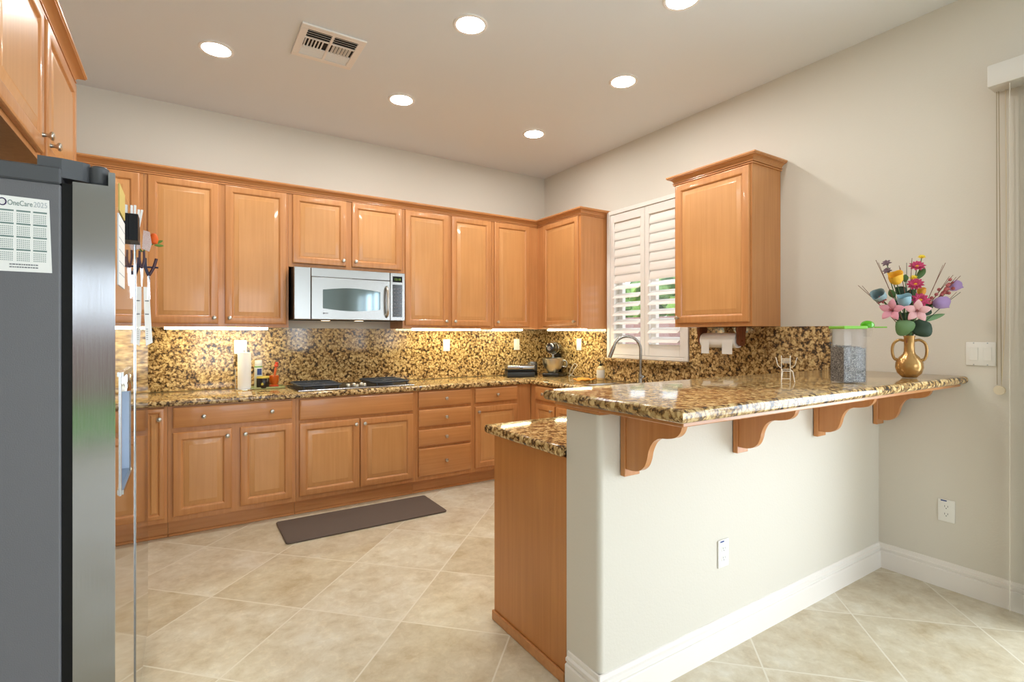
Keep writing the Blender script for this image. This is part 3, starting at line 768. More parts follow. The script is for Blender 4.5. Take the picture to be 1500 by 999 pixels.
# calendar on the fridge side (seen at the left edge)
def calendar():
    t = thing('wall_calendar', 'white 2025 one-page calendar stuck to the grey refrigerator side', 'calendar', (-.257, FY0 - .0012, 1.49))
    # local: x to the left negative, z up
    bm = bmesh.new(); prism(bm, [(-.155, 0), (.003, 0), (-.002, .165), (-.155, .168)], 'y', -.0006, 0); obj('sheet', bm, M['paper'], t)
    y = -.0009
    text('heading', 'OneCare', .0165, M['green_print'], t, (-.0712, y, .1465), (PI / 2, 0, 0)).scale = (.66, 1, 1)
    text('year', '2025', .017, M['lgrey_print'], t, (-.0285, y, .1465), (PI / 2, 0, 0)).scale = (.70, 1, 1)
    bm = bmesh.new(); q = []
    for k in range(25): q.append((-.0795 + .0062 * math.cos(2 * PI * k / 24), y, .1525 + .0075 * math.sin(2 * PI * k / 24)))
    tube(bm, q, .0012, 6); obj('emblem', bm, M['purple_print'], t, 40)
    bm = bmesh.new()
    for zz in (.0085, .0145):
        x = -.068
        while x < -.02:
            w_ = random.uniform(.002, .005); box(bm, x, x + w_, y - .0002, y, zz, zz + .0026); x += w_ + .001
    obj('footer_print', bm, M['grey_print'], t)
    for cx in (-.084, -.0563, -.0287):
        for rz in range(4):
            z = .133 - rz * .0288
            bm = bmesh.new(); box(bm, cx - .0004, cx + .023, y - .0002, y, z, z + .0034)
            for i in range(7):
                for j in range(5): box(bm, cx + .0006 + i * .0032, cx + .0021 + i * .0032, y - .0002, y, z - .0062 - j * .0042, z - .0042 - j * .0042)
            obj('month_block', bm, M['green_print'], t)
calendar()

# magnets, notes and tools on the fridge front
sx = FX + .0016
def yz_card(name, y0, y1, z0, z1, m, lab, cat, x=sx, curl=0.0, th=.0012, group=None):
    bm = bmesh.new(); rings = []
    n_ = 10
    rings = []
    for k in range(n_ + 1):
        s_ = k / n_; z = z1 - s_ * (z1 - z0); cx = curl * max(0, s_ - .35) ** 2 / .42
        rings.append([(cx, 0, z - z0), (cx + th, 0, z - z0), (cx + th, y1 - y0, z - z0), (cx, y1 - y0, z - z0)])
    loft(bm, rings)
    return solo(name, bm, m, lab, cat, (x, y0, z0), 0, group)
yz_card('magnet_card', 1.63, 1.77, 1.665, 1.735, mat('straw_yellow', srgb(214, 190, 110), .7), 'yellow card magnet at the top of the near refrigerator door', 'magnet')
nt = yz_card('paper_note', 1.61, 1.765, 1.475, 1.655, M['paper'], 'flat white ruled note on the near refrigerator door', 'note')
bm = bmesh.new()
for k in range(5): box(bm, .0013, .0016, .01, .145, .03 + k * .03, .032 + k * .03)
obj('ruled_line', bm, M['lgrey_print'], nt)
t = thing('pen_holder', 'black magnetic pen holder on the refrigerator door', 'pen holder', (sx, 1.90, 1.632))
bm = bmesh.new(); box(bm, 0, .022, 0, .09, 0, .004); box(bm, 0, .002, 0, .09, .004, .08); box(bm, .020, .022, 0, .09, .004, .08); box(bm, .002, .020, 0, .002, .004, .08); box(bm, .002, .020, .088, .09, .004, .08)
obj('cup', bm, M['black'], t)
for k, (dx, dy, h, ln) in enumerate(((.004, .012, .107, 0), (.009, .03, .112, .002), (.013, .05, .104, .006), (.010, .07, .108, .016))):
    bm = bmesh.new(); w_ = .0045
    loft(bm, [[(dx - .0008, dy, .006), (dx + w_, dy, .006), (dx + w_, dy + .012, .006), (dx - .0008, dy + .012, .006)], [(dx - .0008 + ln, dy, h), (dx + w_ + ln, dy, h), (dx + w_ + ln, dy + .012, h), (dx - .0008 + ln, dy + .012, h)]])
    solo('folded_paper', bm, M['paper'], ['folded white paper at the near end of the black pen holder', 'tallest folded white paper in the black pen holder', 'folded white paper leaning right in the black pen holder', 'white slip tipping out of the black pen holder'][k], 'paper', (sx, 1.90, 1.632), 0, 'papers in the pen holder')
bm = bmesh.new(); rings = []
for k in range(11):
    f = k / 10; x0 = .001 + .007 * f * f; w_ = .019 + .002 * f; z = .235 * (1 - f) + (.012 if False else 0); yy = .02 * math.sin(2.2 * f)
    rings.append([(x0, yy, z + .006 * f), (x0 + w_, yy + .01, z + .018 * f), (x0 + w_, yy + .0108, z + .018 * f), (x0, yy + .0008, z + .006 * f)])
loft(bm, rings); nt = solo('paper_note', bm, M['paper'], 'long white printed list with a curled end hanging on the far refrigerator door', 'note', (FX + .0068, 2.44, 1.30), smooth=40)
bm = bmesh.new()
for k in (7.6, 5.4):
    z = .235 * k / 10; box(bm, .006, .018, -.003, -.0022, z, z + .004)
for k in range(6): box(bm, .009, .015, .0085, .0092, .03 + k * .008, .032 + k * .008)
obj('print_line', bm, M['grey_print'], nt)
bm = bmesh.new()
# card magnet with floral pattern
cm = mat('card_pattern', srgb(225, 222, 214), .6); n = N(cm, 'ShaderNodeTexNoise'); n.inputs['Scale'].default_value = 90; rr = ramp(cm, [(.42, srgb(240, 238, 232)), (.5, srgb(200, 130, 120)), (.58, srgb(90, 90, 100)), (.63, srgb(236, 232, 226))]); L(cm, n.outputs['Fac'], rr.inputs[0]); L(cm, rr.outputs[0], bsdf(cm).inputs['Base Color'])
bm = bmesh.new(); prism(bm, [(0, .01), (.022, 0), (.03, .03), (.024, .075), (.004, .08)], 'y', 0, .006)
solo('magnet', bm, cm, 'white patterned clip magnet beside the orange flower magnet', 'magnet', (FX + .0065, 2.38, 1.665), 0)
t = thing('flower_magnet', 'orange flower magnet with green leaves on the refrigerator edge', 'magnet', (FX + .0065, 2.44, 1.70))
bm = bmesh.new(); lathe(bm, [(.002, -.022), (.012, -.018), (.016, -.004), (.012, .012), (.006, .02), (.0001, .021)], (.034, 0, .025), 12); obj('blossom', bm, mat('orange_petal', srgb(226, 96, 22), .6), t, 50)
bm = bmesh.new(); tube(bm, [(0, 0, -.03), (.015, 0, -.005), (.031, 0, .004)], .003, 8); obj('stem', bm, mat('leaf_green', srgb(70, 120, 40), .6), t)
def leaf_mesh(bm, base, tip, w, up=(0, 0, 1), cup=.15, n=6):
    base, tip = Vector(base), Vector(tip); d = tip - base; ln = d.length; d.normalize()
    s_ = d.cross(Vector(up)); s_ = s_.normalized() if s_.length > 1e-4 else Vector((1, 0, 0)); nrm = s_.cross(d).normalized()
    rows = []
    for k in range(n + 1):
        f = k / n; ww = w * math.sin(PI * min(1, f * .92 + .06)) ** .8; c = base + d * (ln * f) + nrm * (cup * ln * math.sin(PI * f) * .5)
        rows.append([bm.verts.new(c - s_ * ww * .5 + nrm * ww * .12), bm.verts.new(c), bm.verts.new(c + s_ * ww * .5 + nrm * ww * .12)])
    for a, b in zip(rows, rows[1:]):
        for i in range(2): bm.faces.new((a[i], a[i + 1], b[i + 1], b[i]))
def solid(o, th=.0012):
    m_ = o.modifiers.new('thickness', 'SOLIDIFY'); m_.thickness = th; m_.offset = 0; return o
bm = bmesh.new(); leaf_mesh(bm, (.036, 0, .008), (.064, 0, .02), .012, (0, 1, 0)); leaf_mesh(bm, (.036, 0, .0), (.067, 0, .0), .011, (0, 1, 0))
solid(obj('leaf', bm, mat('leaf_light', srgb(104, 142, 60), .6), t, 50))
t = thing('scissors', 'dark blue handled scissors hanging on the refrigerator door', 'scissors', (FX + .0065, 2.40, 1.53))
navy = mat('navy_plastic', srgb(36, 34, 60), .4); plum = mat('plum_plastic', srgb(66, 36, 46), .4)
for sgn, m_ in ((-1, navy), (1, plum)):
    bm = bmesh.new(); tube(bm, spline([(.02 + .0 * sgn, 0, .045), (.022 + sgn * .012, 0, .075), (.026 + sgn * .018, 0, .112)], 5), .0055, 10); obj('handle', bm, m_, t, 50)
    bm = bmesh.new(); loft(bm, [[(.016, -.002 * sgn, .05), (.024, -.002 * sgn, .05), (.024, -.002 * sgn - .0015, .05), (.016, -.002 * sgn - .0015, .05)], [(.02 + sgn * .004, -.002 * sgn, -.045), (.021 + sgn * .004, -.002 * sgn, -.045), (.021 + sgn * .004, -.002 * sgn - .0015, -.045), (.02 + sgn * .004, -.002 * sgn - .0015, -.045)]]); obj('blade', bm, M['chrome'], t)
bm = bmesh.new(); tube(bm, [(0, .001, .078), (.05, .001, .078)], .0035, 8); obj('hook', bm, navy, t)
t = thing('pliers', 'dark long-handled tool hanging nearer than the scissors on the refrigerator', 'tool', (FX + .0065, 2.16, 1.545))
for dx in (.006, .018):
    bm = bmesh.new(); tube(bm, spline([(.012, 0, .03), (dx, 0, .06), (dx, 0, .092)], 4), .0035, 8); obj('handle', bm, plum, t, 50)
bm = bmesh.new(); loft(bm, [[(.008, -.002, .032), (.016, -.002, .032), (.016, .002, .032), (.008, .002, .032)], [(.011, -.002, -.03), (.013, -.002, -.03), (.013, .002, -.03), (.011, .002, -.03)]]); obj('blade', bm, M['chrome'], t)

# ------------------------------------------------------------------ floor mat
bm = bmesh.new(); poly = []
for (cx, cy, a0) in ((.55, .03, 270), (.55, .43, 0), (-.55 + .01, .43, 90), (-.55 + .01, .03, 180)):
    for k in range(6):
        a = math.radians(a0 + 18 * k); poly.append((cx - (.0) + .022 * math.cos(a), cy + .022 * math.sin(a)))
slab(bm, poly, .0005, .014, .005, 3)
solo('floor_mat', bm, M['mat'], 'dark brown anti-fatigue mat on the tiles before the cooktop', 'mat', (1.112, 3.53, 0), 0, smooth=40)

# ------------------------------------------------------------------ outlets and switches
def plate(name, lab, loc, rotz, w=.073, h=.118, kind='outlet', group=None):
    t = thing(name, lab, 'outlet' if kind != 'switch' else 'light switch', loc, rotz, group)
    bm = bmesh.new(); box(bm, -w / 2, w / 2, -.006, -.0006, -h / 2, h / 2, .003, 2); obj('plate', bm, M['white'], t, 30)
    if kind == 'outlet':
        for s_ in (-1, 1):
            bm = bmesh.new(); poly = [(.0165 * math.cos(2 * PI * k / 20), max(-.0125, min(.0125, .0165 * math.sin(2 * PI * k / 20))) + s_ * .02) for k in range(20)]
            prism(bm, poly, 'y', -.0072, -.0061); o = obj('socket', bm, M['white'], t, 30)
            bm = bmesh.new(); box(bm, -.0075, -.0055, -.0076, -.0073, s_ * .02 - .001, s_ * .02 + .008); box(bm, .0055, .0075, -.0076, -.0073, s_ * .02 - .001, s_ * .02 + .008); lathe(bm, [(.0025, .0073), (.0025, .0076)], (0, 0, s_ * .02 - .007), 10, '-y'); obj('slot', bm, M['dkgrey'], o)
    elif kind == 'rocker':
        bm = bmesh.new(); box(bm, -.017, .017, -.009, -.0061, -.034, .034, .002, 1); obj('insert', bm, M['white'], t)
    elif kind == 'switch':
        for s_ in (-1, 1):
            bm = bmesh.new(); box(bm, s_ * .027 - .017, s_ * .027 + .017, -.0085, -.0061, -.034, .034, .0015, 1); o = obj('rocker', bm, M['white'], t)
            bm = bmesh.new()
            for dz in (-.055, .055): lathe(bm, [(.003, .0061), (.003, .0066)], (s_ * .027, 0, dz), 8, '-y')
            obj('screw', bm, M['lgrey_print'], t)
    return t
def bluemark(t):
    bm = bmesh.new(); box(bm, -.024, .002, -.0066, -.0061, .049, .055); obj('blue_sticker', bm, M['blue_print'], t, label='small dark blue sticker')
bluemark(plate('wall_outlet', 'white outlet low on the white half wall', (1.945, HY0, .413), 0))
bluemark(plate('wall_outlet', 'white outlet low on the right wall beside the half wall', (XR, 1.044, .412), -PI / 2))
plate('wall_switch', 'white double rocker switch on the right wall past the flowers', (XR, .905, 1.251), -PI / 2, .117, .12, 'switch')
ys = YB - BSX - .0012
plate('wall_outlet', 'white outlet plate on the backsplash behind the paper towel stand', (.39, ys, 1.245), 0, kind='outlet')
plate('wall_outlet', 'white outlet plate on the backsplash right of the cooktop', (2.196, ys, 1.244), 0, kind='rocker')
plate('wall_outlet', 'white outlet plate on the backsplash near the stand mixer corner', (3.03, ys, 1.243), 0, kind='rocker')
plate('wall_outlet', 'white outlet plate on the right wall backsplash under the corner cabinet', (XR - BSX - .0012, 4.028, 1.248), -PI / 2, kind='rocker')

# ------------------------------------------------------------------ things on the left counter
zt = ZT + .001
solo('plug_in_device', Box(-.045, .045, -.05, 0, -.05, .06, .006), M['white'], 'white plug-in box on the outlet above the paper towel stand', 'adapter', (.375, ys - .009, 1.245), 0)
t = thing('paper_towel_stand', 'chrome upright stand holding a slim paper roll left of the cooktop', 'paper towel stand', (.392, 4.46, zt))
bm = bmesh.new(); lathe(bm, [(.0001, 0), (.075, 0), (.076, .004), (.07, .009), (.0001, .010)], seg=32); obj('base', bm, M['chrome'], t, 40)
bm = bmesh.new(); tube(bm, [(0, 0, .0102), (0, 0, .31)], .006, 10); obj('post', bm, M['chrome'], t, 40)
bm = bmesh.new(); tube(bm, spline([(-.062, 0, .009), (-.062, 0, .16), (-.058, 0, .17)], 5), .003, 8); obj('side_wire', bm, M['chrome'], t, 40)
bm = bmesh.new(); lathe(bm, [(.014, 0), (.046, 0), (.047, .004), (.047, .276), (.046, .28), (.014, .28), (.014, 0)], seg=32, caps=False)
solo('paper_towel_roll', bm, M['paperroll'], 'slim white paper towel roll standing on the chrome stand', 'paper towel', (.392, 4.46, zt + .0105), 0, smooth=40)
t = thing('counter_tray', 'small pale green tray left of the cooktop', 'tray', (.56, 4.50, zt))
bm = bmesh.new(); slab(bm, [(-.125, -.075), (.12, -.075), (.12, .085), (-.125, .085)], 0, .006, .003, 2)
trm = mat('tray_green', srgb(176, 178, 120), .45); obj('tray_base', bm, trm, t)
bm = bmesh.new()
for a in ((-.125, .12, -.075, -.069), (-.125, .12, .079, .085), (-.125, -.119, -.069, .079), (.114, .12, -.069, .079)): box(bm, a[0], a[1], a[2], a[3], .0062, .016, .001, 1)
obj('rim', bm, trm, t)
zz = zt + .0068
t = thing('spray_can', 'white aerosol can with green ring on the small tray', 'spray can', (.50, 4.55, zz))
bm = bmesh.new(); lathe(bm, [(.0001, 0), (.029, 0), (.03, .003), (.03, .165), (.026, .172), (.0001, .173)], seg=28); obj('can', bm, mat('can_white', srgb(226, 230, 226), .3), t, 40)
bm = bmesh.new(); lathe(bm, [(.0305, .160), (.0312, .163), (.0312, .167), (.0305, .169)], seg=28, caps=False); obj('ring', bm, mat('ring_green', srgb(110, 160, 60), .4), t, 40)
bm = bmesh.new(); lathe(bm, [(.0265, .1735), (.0275, .176), (.027, .212), (.025, .216), (.0001, .217)], seg=28); obj('cap', bm, M['white'], t, 40)
bm = bmesh.new(); box(bm, -.012, .02, -.0318, -.0295, .10, .15, .001, 1); obj('label_print', bm, M['blue_print'], t)
bm.free() if False else None
t = thing('candle_jar', 'dark jar with yellow lid and a small yellow emblem on the tray', 'jar', (.523, 4.466, zz))
bm = bmesh.new(); lathe(bm, [(.0001, 0), (.043, 0), (.0455, .004), (.0455, .072), (.043, .076), (.0001, .077)], seg=32); obj('jar', bm, mat('jar_dark', srgb(38, 30, 26), .2), t, 40)
bm = bmesh.new(); lathe(bm, [(.044, .0775), (.0465, .079), (.0465, .09), (.044, .093), (.0001, .094)], seg=32); obj('lid', bm, mat('lid_yellow', srgb(222, 196, 84), .35), t, 40)
bm = bmesh.new(); lathe(bm, [(.0001, .02), (.010, .026), (.011, .034), (.006, .046), (.004, .052), (.0001, .053)], (-.008, -.0385, 0), 14); obj('emblem', bm, mat('emblem_yellow', srgb(206, 186, 70), .5), t, 40)
om = mat('orange_wood', srgb(214, 98, 30), .3, coat=.3)
t = thing('mortar', 'orange turned wooden mortar on the small tray', 'mortar', (.612, 4.53, zz))
bm = bmesh.new(); lathe(bm, [(.0001, 0), (.034, 0), (.036, .004), (.034, .012), (.024, .018), (.028, .028), (.036, .05), (.038, .088), (.036, .09), (.033, .086), (.028, .05), (.018, .034), (.0001, .032)], seg=32); obj('bowl', bm, om, t, 35)
bm = bmesh.new(); lathe(bm, [(.036, .0035), (.0372, .006), (.0372, .010), (.0352, .0125)], seg=32, caps=False); obj('foot_ring', bm, mat('orange_red', srgb(206, 60, 34), .3), t, 40)
t = thing('pestle', 'orange pestle with a red knob leaning in the mortar', 'pestle', (.608, 4.53, zz + .037)); t.rotation_euler = (0, math.radians(9), 0)
bm = bmesh.new(); lathe(bm, [(.0001, 0), (.012, .003), (.014, .012), (.010, .03), (.008, .07), (.011, .105), (.008, .116), (.006, .12), (.0001, .121)], seg=20); obj('shaft', bm, om, t, 40)
bm = bmesh.new(); lathe(bm, [(.006, .1212), (.015, .126), (.017, .136), (.013, .146), (.009, .149), (.0135, .155), (.0125, .163), (.0001, .166)], seg=20); obj('knob', bm, mat('red_knob', srgb(214, 74, 40), .3, coat=.3), t, 40)

# ------------------------------------------------------------------ things in the back right corner
t = thing('contact_grill', 'low black and steel contact grill in the back corner', 'grill', (2.88, 4.35, zt), math.radians(-24))
bm = bmesh.new(); box(bm, -.14, .14, -.10, .13, 0, .052, .008, 2); obj('lower_shell', bm, mat('grill_black', srgb(42, 44, 46), .35), t, 40)
bm = bmesh.new(); box(bm, -.138, .138, -.097, .128, .054, .075, .005, 2); obj('plate_gap', bm, M['black'], t, 40)
bm = bmesh.new(); box(bm, -.14, .14, -.10, .13, .077, .118, .012, 3); obj('steel_lid', bm, M['steel'], t, 40)
bm = bmesh.new(); box(bm, -.018, .018, -.104, -.1005, .088, .094); obj('lid_badge', bm, M['black'], t)
t = thing('coffee_grinder', 'small dark glass jar appliance between the grill and mixer', 'appliance', (3.115, 4.455, zt))
bm = bmesh.new(); lathe(bm, [(.0001, 0), (.055, 0), (.056, .006), (.05, .04), (.048, .05), (.0001, .051)], seg=28); obj('base', bm, M['black'], t, 40)
jm = mat('jar_speckle', srgb(60, 52, 48), .1, coat=.4); n = N(jm, 'ShaderNodeTexVoronoi'); n.inputs['Scale'].default_value = 60; rr = ramp(jm, [(.2, srgb(190, 180, 170)), (.45, srgb(60, 50, 46)), (.7, srgb(20, 18, 18))]); L(jm, n.outputs['Distance'], rr.inputs[0]); L(jm, rr.outputs[0], bsdf(jm).inputs['Base Color'])
bm = bmesh.new(); lathe(bm, [(.047, .0515), (.052, .06), (.052, .125), (.048, .13), (.0001, .131)], seg=28); obj('jar', bm, jm, t, 40)
bm = bmesh.new(); lathe(bm, [(.05, .1312), (.05, .142), (.0001, .144)], seg=28); obj('lid', bm, M['steel'], t, 40)

t = thing('stand_mixer', 'black stand mixer with a steel bowl in the back corner', 'stand mixer', (3.225, 4.22, zt), math.radians(-56))
# local +y is the back, head points to -y... turned to face the room
bm = bmesh.new(); slab(bm, [(-.085 + .17 * 0, -.12), (.085, -.12), (.11, -.06), (.11, .10), (.08, .14), (-.08, .14), (-.11, .10), (-.11, -.06)], 0, .036, .010, 3); 
bk = M['blackgloss']; obj('base', bm, bk, t, 40)
bm = bmesh.new(); loft(bm, [[(x * s_, y0_ + y * s_ * .8, z) for x, y in ((-.05, -.045), (.05, -.045), (.058, 0), (.05, .05), (-.05, .05), (-.058, 0))] for z, s_, y0_ in ((.037, 1.1, .095), (.10, .85, .10), (.18, .8, .10), (.235, 1.0, .085))]); obj('column', bm, bk, t, 60)
bm = bmesh.new(); hp = [(-.155, .028), (-.15, .045), (-.12, .06), (-.05, .068), (.04, .07), (.10, .064), (.14, .05), (.155, .03)]
rings = []
for y, r_ in hp: rings.append([(r_ * .92 * math.cos(2 * PI * k / 20), y, .29 + r_ * .88 * math.sin(2 * PI * k / 20)) for k in range(20)])
loft(bm, rings); obj('head', bm, bk, t, 60)
bm = bmesh.new(); lathe(bm, [(.0655, -.004), (.0675, -.003), (.0675, .006), (.0655, .007)], (0, -.06, .29), 28, 'y', caps=False); obj('chrome_band', bm, M['chrome'], t, 40)
bm = bmesh.new(); lathe(bm, [(.022, .005), (.0225, 0), (.0001, -.001)], (0, -.158, .29), 20, 'y'); obj('attachment_hub', bm, M['chrome'], t, 40)
bm = bmesh.new(); tube(bm, [(0, -.04, .228), (0, -.04, .19)], .016, 12); obj('beater_shaft', bm, M['steel'], t, 40)
bm = bmesh.new(); lathe(bm, [(.045, .037), (.05, .04), (.055, .05), (.085, .085), (.103, .13), (.108, .185), (.112, .188), (.108, .189), (.103, .183), (.098, .13), (.08, .088), (.04, .055), (.0001, .053)], (0, -.045, 0), 36); obj('bowl', bm, M['nickel'], t, 40)
bm = bmesh.new(); tube(bm, spline([(.104, -.045, .165), (.14, -.045, .16), (.15, -.045, .13), (.14, -.045, .10), (.098, -.045, .105)], 6), .008, 10); obj('bowl_handle', bm, M['steel'], t, 50)
bm = bmesh.new(); tube(bm, spline([(0, 0, 0.004), (.03, .05, .004), (.05, .02, .03), (.035, -.02, .07), (.055, -.05, .12), (.03, -.03, .13), (.02, .02, .06), (.05, .06, .02), (.06, .0, .004)], 6), .0028, 6)
solo('power_cord', bm, M['white'], 'loose white cord bunched on the counter right of the stand mixer', 'cord', (3.29, 4.05, zt + .0), 0, smooth=60)
t = thing('soap_bottle', 'pump soap bottle with pale label beside the sink', 'soap bottle', (3.325, 3.63, zt))
bm = bmesh.new(); lathe(bm, [(.0001, 0), (.036, 0), (.038, .004), (.038, .10), (.034, .115), (.018, .128), (.014, .132), (.0001, .133)], seg=28); obj('bottle', bm, mat('soap_cream', srgb(214, 190, 140), .3), t, 40)
bm = bmesh.new(); lathe(bm, [(.0384, .02), (.0388, .022), (.0388, .092), (.0384, .094)], seg=28, caps=False); obj('label_sleeve', bm, mat('soap_label', srgb(216, 214, 206), .5), t, 40)
bm = bmesh.new(); lathe(bm, [(.015, .1335), (.015, .148), (.005, .15), (.005, .172), (.010, .173), (.010, .18), (.0001, .181)], seg=16); tube(bm, [(0, 0, .177), (-.03, 0, .174)], .004, 8); obj('pump', bm, M['black'], t, 40)
bm = bmesh.new(); 
for i in range(1): pass
gx, gy = 12, 8; vs = []
for i in range(gx + 1):
    row = []
    for j in range(gy + 1):
        x = -.09 + .18 * i / gx; y = -.075 + .15 * j / gy
        row.append(bm.verts.new((x, y + .01 * math.sin(i), .012 + .008 * math.sin(i * 1.3 + j * .9) + .006 * math.cos(j * 1.7))))
    vs.append(row)
for i in range(gx):
    for j in range(gy): bm.faces.new((vs[i][j], vs[i + 1][j], vs[i + 1][j + 1], vs[i][j + 1]))
solid(solo('dish_cloth', bm, mat('orange_cloth', srgb(232, 158, 62), .9), 'crumpled orange dish cloth on the counter by the sink', 'cloth', (3.10, 3.60, zt + .004), .5, smooth=80), .004)
# sink: rim and basin recess drawn as an inset steel bowl sitting in the worktop opening
t = thing('kitchen_sink', 'stainless kitchen sink below the shuttered window', 'sink', (3.05, 2.95, ZT + .0006))
bm = bmesh.new()
o_ = [(-.21, -.36), (.16, -.36), (.16, .36), (-.21, .36)]; i_ = [(-.185, -.335), (.135, -.335), (.135, .335), (-.185, .335)]
loft(bm, [[(x, y, 0) for x, y in o_], [(x, y, .006) for x, y in o_], [(x, y, .006) for x, y in i_], [(x * .98, y * .98, .001) for x, y in i_]], cap0=False, cap1=True); obj('basin', bm, M['steel'], t, 30)
bm = bmesh.new(); lathe(bm, [(.045, .0012), (.045, .003), (.03, .0035), (.0001, .0032)], (-.02, 0, 0), 24); obj('drain', bm, M['chrome'], t, 40)
t = thing('faucet', 'tall steel gooseneck pull-down faucet behind the sink', 'faucet', (3.245, 3.05, zt), math.radians(-32))
bm = bmesh.new(); lathe(bm, [(.0001, 0), (.028, 0), (.028, .004), (.021, .012), (.019, .018), (.0185, .10), (.0001, .101)], seg=24); obj('body', bm, M['faucet'], t, 40)
R = .115; pts = [(0, 0, .10), (0, 0, .22)]
for k in range(13):
    a = PI * k / 12 * .92; pts.append((-R + R * math.cos(a), 0, .30 + R * math.sin(a)))
bm = bmesh.new(); tube(bm, pts, .0125, 14); obj('neck', bm, M['faucet'], t, 60)
e1 = Vector(pts[-1]); dr = (Vector(pts[-1]) - Vector(pts[-2])).normalized()
bm = bmesh.new(); tube(bm, [e1, e1 + dr * .02, e1 + dr * .025, e1 + dr * .095, e1 + dr * .10], .0165, 14); obj('spray_head', bm, M['faucet'], t, 40)
bm = bmesh.new(); tube(bm, [(0, -.018, .07), (0, -.05, .075)], .011, 12); tube(bm, [(0, -.05, .075), (0, -.085, .082)], .006, 10); obj('lever', bm, M['faucet'], t, 40)

# paper towel holder under right cabinet
t = thing('paper_towel_holder', 'dark wood paper towel holder mounted under the hanging cabinet', 'paper towel holder', (3.235, 2.28, ZU0 - .0015))
for y in (-.165, .150):
    prof = [(-.045, 0), (.045, 0), (.045, -.03), (.036, -.06), (.034, -.095)] + [(.034 * math.cos(-PI * k / 8), -.10 - .034 * math.sin(PI * k / 8)) for k in range(9)] + [(-.034, -.095), (-.036, -.06), (-.045, -.03)]
    bm = bmesh.new(); prism(bm, [(u, v) for u, v in prof], 'y', y - .0075 - .0, y + .0145); obj('bracket', bm, M['wood_dark'], t, 30)
bm = bmesh.new(); tube(bm, [(0, -.178, -.095), (0, .17, -.095)], .009, 12); obj('dowel', bm, M['wood_dark'], t, 40)
bm = bmesh.new(); lathe(bm, [(.018, -.142), (.052, -.142), (.053, -.139), (.053, .133), (.052, .136), (.018, .136), (.018, -.142)], (0, 0, 0), 36, 'y', caps=False)
pr_ = solo('paper_towel_roll', bm, M['paperroll'], 'white paper towel roll hanging under the right-hand cabinet', 'paper towel', (3.235, 2.28, ZU0 - .0965), 0, smooth=40)
for (y0, y1) in ((-.13, -.05), (.055, .12)):
    bm = bmesh.new(); box(bm, -.054, -.0525, y0, y1, -.095, .0); obj('loose_sheet', bm, M['paperroll'], pr_)

# ------------------------------------------------------------------ things on the bar
zb = ZBar + .001
t = thing('wire_card_holder', 'small white wire card holder shaped like a chair on the bar', 'card holder', (2.31, 1.29, zb), math.radians(-52))
bm = bmesh.new(); r_ = .0018
for x in (-.018, .018):
    tube(bm, [(x, 0, .001), (x, 0, .118)], r_, 8); tube(bm, [(x, 0, .055), (x * 1.1, -.05, .05), (x * 1.5, -.055, .001)], r_, 8)
    tube(bm, spline([(x, 0, .06), (x * 1.9, -.012, .075), (x * 2.3, -.014, .105), (x * 2.5, -.014, .11)], 4), r_, 8)
for z in (.085, .091, .097, .103): tube(bm, [(-.018, 0, z), (.018, 0, z)], r_, 8)
for z in (.055, .012): tube(bm, [(-.018, 0, z), (.018, 0, z)], r_, 8)
tube(bm, [(-.02, -.05, .05), (.02, -.05, .05)], r_, 8)
obj('wire_frame', bm, mat('white_wire', srgb(236, 226, 210), .3, metal=.3), t, 50)

t = thing('storage_container', 'clear plastic canister of dark seeds with a lime green lid on the bar', 'container', (2.499, 1.115, zb), math.radians(-25.7))
hx, hy, hh = .0555, .0435, .238
bm = bmesh.new(); box(bm, -hx, hx, -hy, hy, 0, .003); 
for a in ((-hx, hx, -hy, -hy + .002), (-hx, hx, hy - .002, hy), (-hx, -hx + .002, -hy + .002, hy - .002), (hx - .002, hx, -hy + .002, hy - .002)): box(bm, a[0], a[1], a[2], a[3], .003, hh)
obj('canister', bm, M['clear'], t)
lime = mat('lime_plastic', srgb(122, 186, 62), .3)
lid = obj('lid', Box(-hx - .003, hx + .003, -hy - .003, hy + .003, hh + .0005, hh + .014, .004), lime, t)
bm = bmesh.new(); sphere(bm, (hx + .030, -.012, hh + .018), .03, .022, .02, 20, 12)
for v in bm.verts:
    if v.co.z < hh + .006: v.co.z = hh + .006 + (v.co.z - hh - .006) * .2
obj('spout_cap', bm, mat('lime_translucent', srgb(96, 190, 20), .12, trans=.35), lid, 60)
bm = bmesh.new(); lathe(bm, [(.014, -.034), (.02, 0), (.022, .004)], (hx + .03, -.012, hh + .0), 20, caps=False); obj('spout_cup', bm, M['clear'], lid, 60)
bm = bmesh.new(); tube(bm, [(hx + .055, -.022, hh + .008), (hx + .10, -.04, hh + .0085)], .003, 8); obj('pull_tab', bm, lime, lid)
sm = mat('seed_mix', srgb(70, 68, 72), .6); n = N(sm, 'ShaderNodeTexVoronoi'); n.inputs['Scale'].default_value = 95
rr = ramp(sm, [(0, srgb(14, 14, 18)), (.5, srgb(52, 51, 56)), (.72, srgb(96, 92, 92)), (.8, srgb(226, 220, 212))]); sc_ = N(sm, 'ShaderNodeSeparateColor'); L(sm, n.outputs['Color'], sc_.inputs[0]); L(sm, sc_.outputs[0], rr.inputs[0]); L(sm, rr.outputs[0], bsdf(sm).inputs['Base Color'])
bm = bmesh.new(); g_ = 10; vs = []
hx2, hy2 = hx - .0035, hy - .0035
top_ = [[bm.verts.new((-hx2 + 2 * hx2 * i / g_, -hy2 + 2 * hy2 * j / g_, .162 + random.uniform(-.006, .006) - .02 * (i / g_ - .3) ** 2)) for j in range(g_ + 1)] for i in range(g_ + 1)]
for i in range(g_):
    for j in range(g_): bm.faces.new((top_[i][j], top_[i + 1][j], top_[i + 1][j + 1], top_[i][j + 1]))
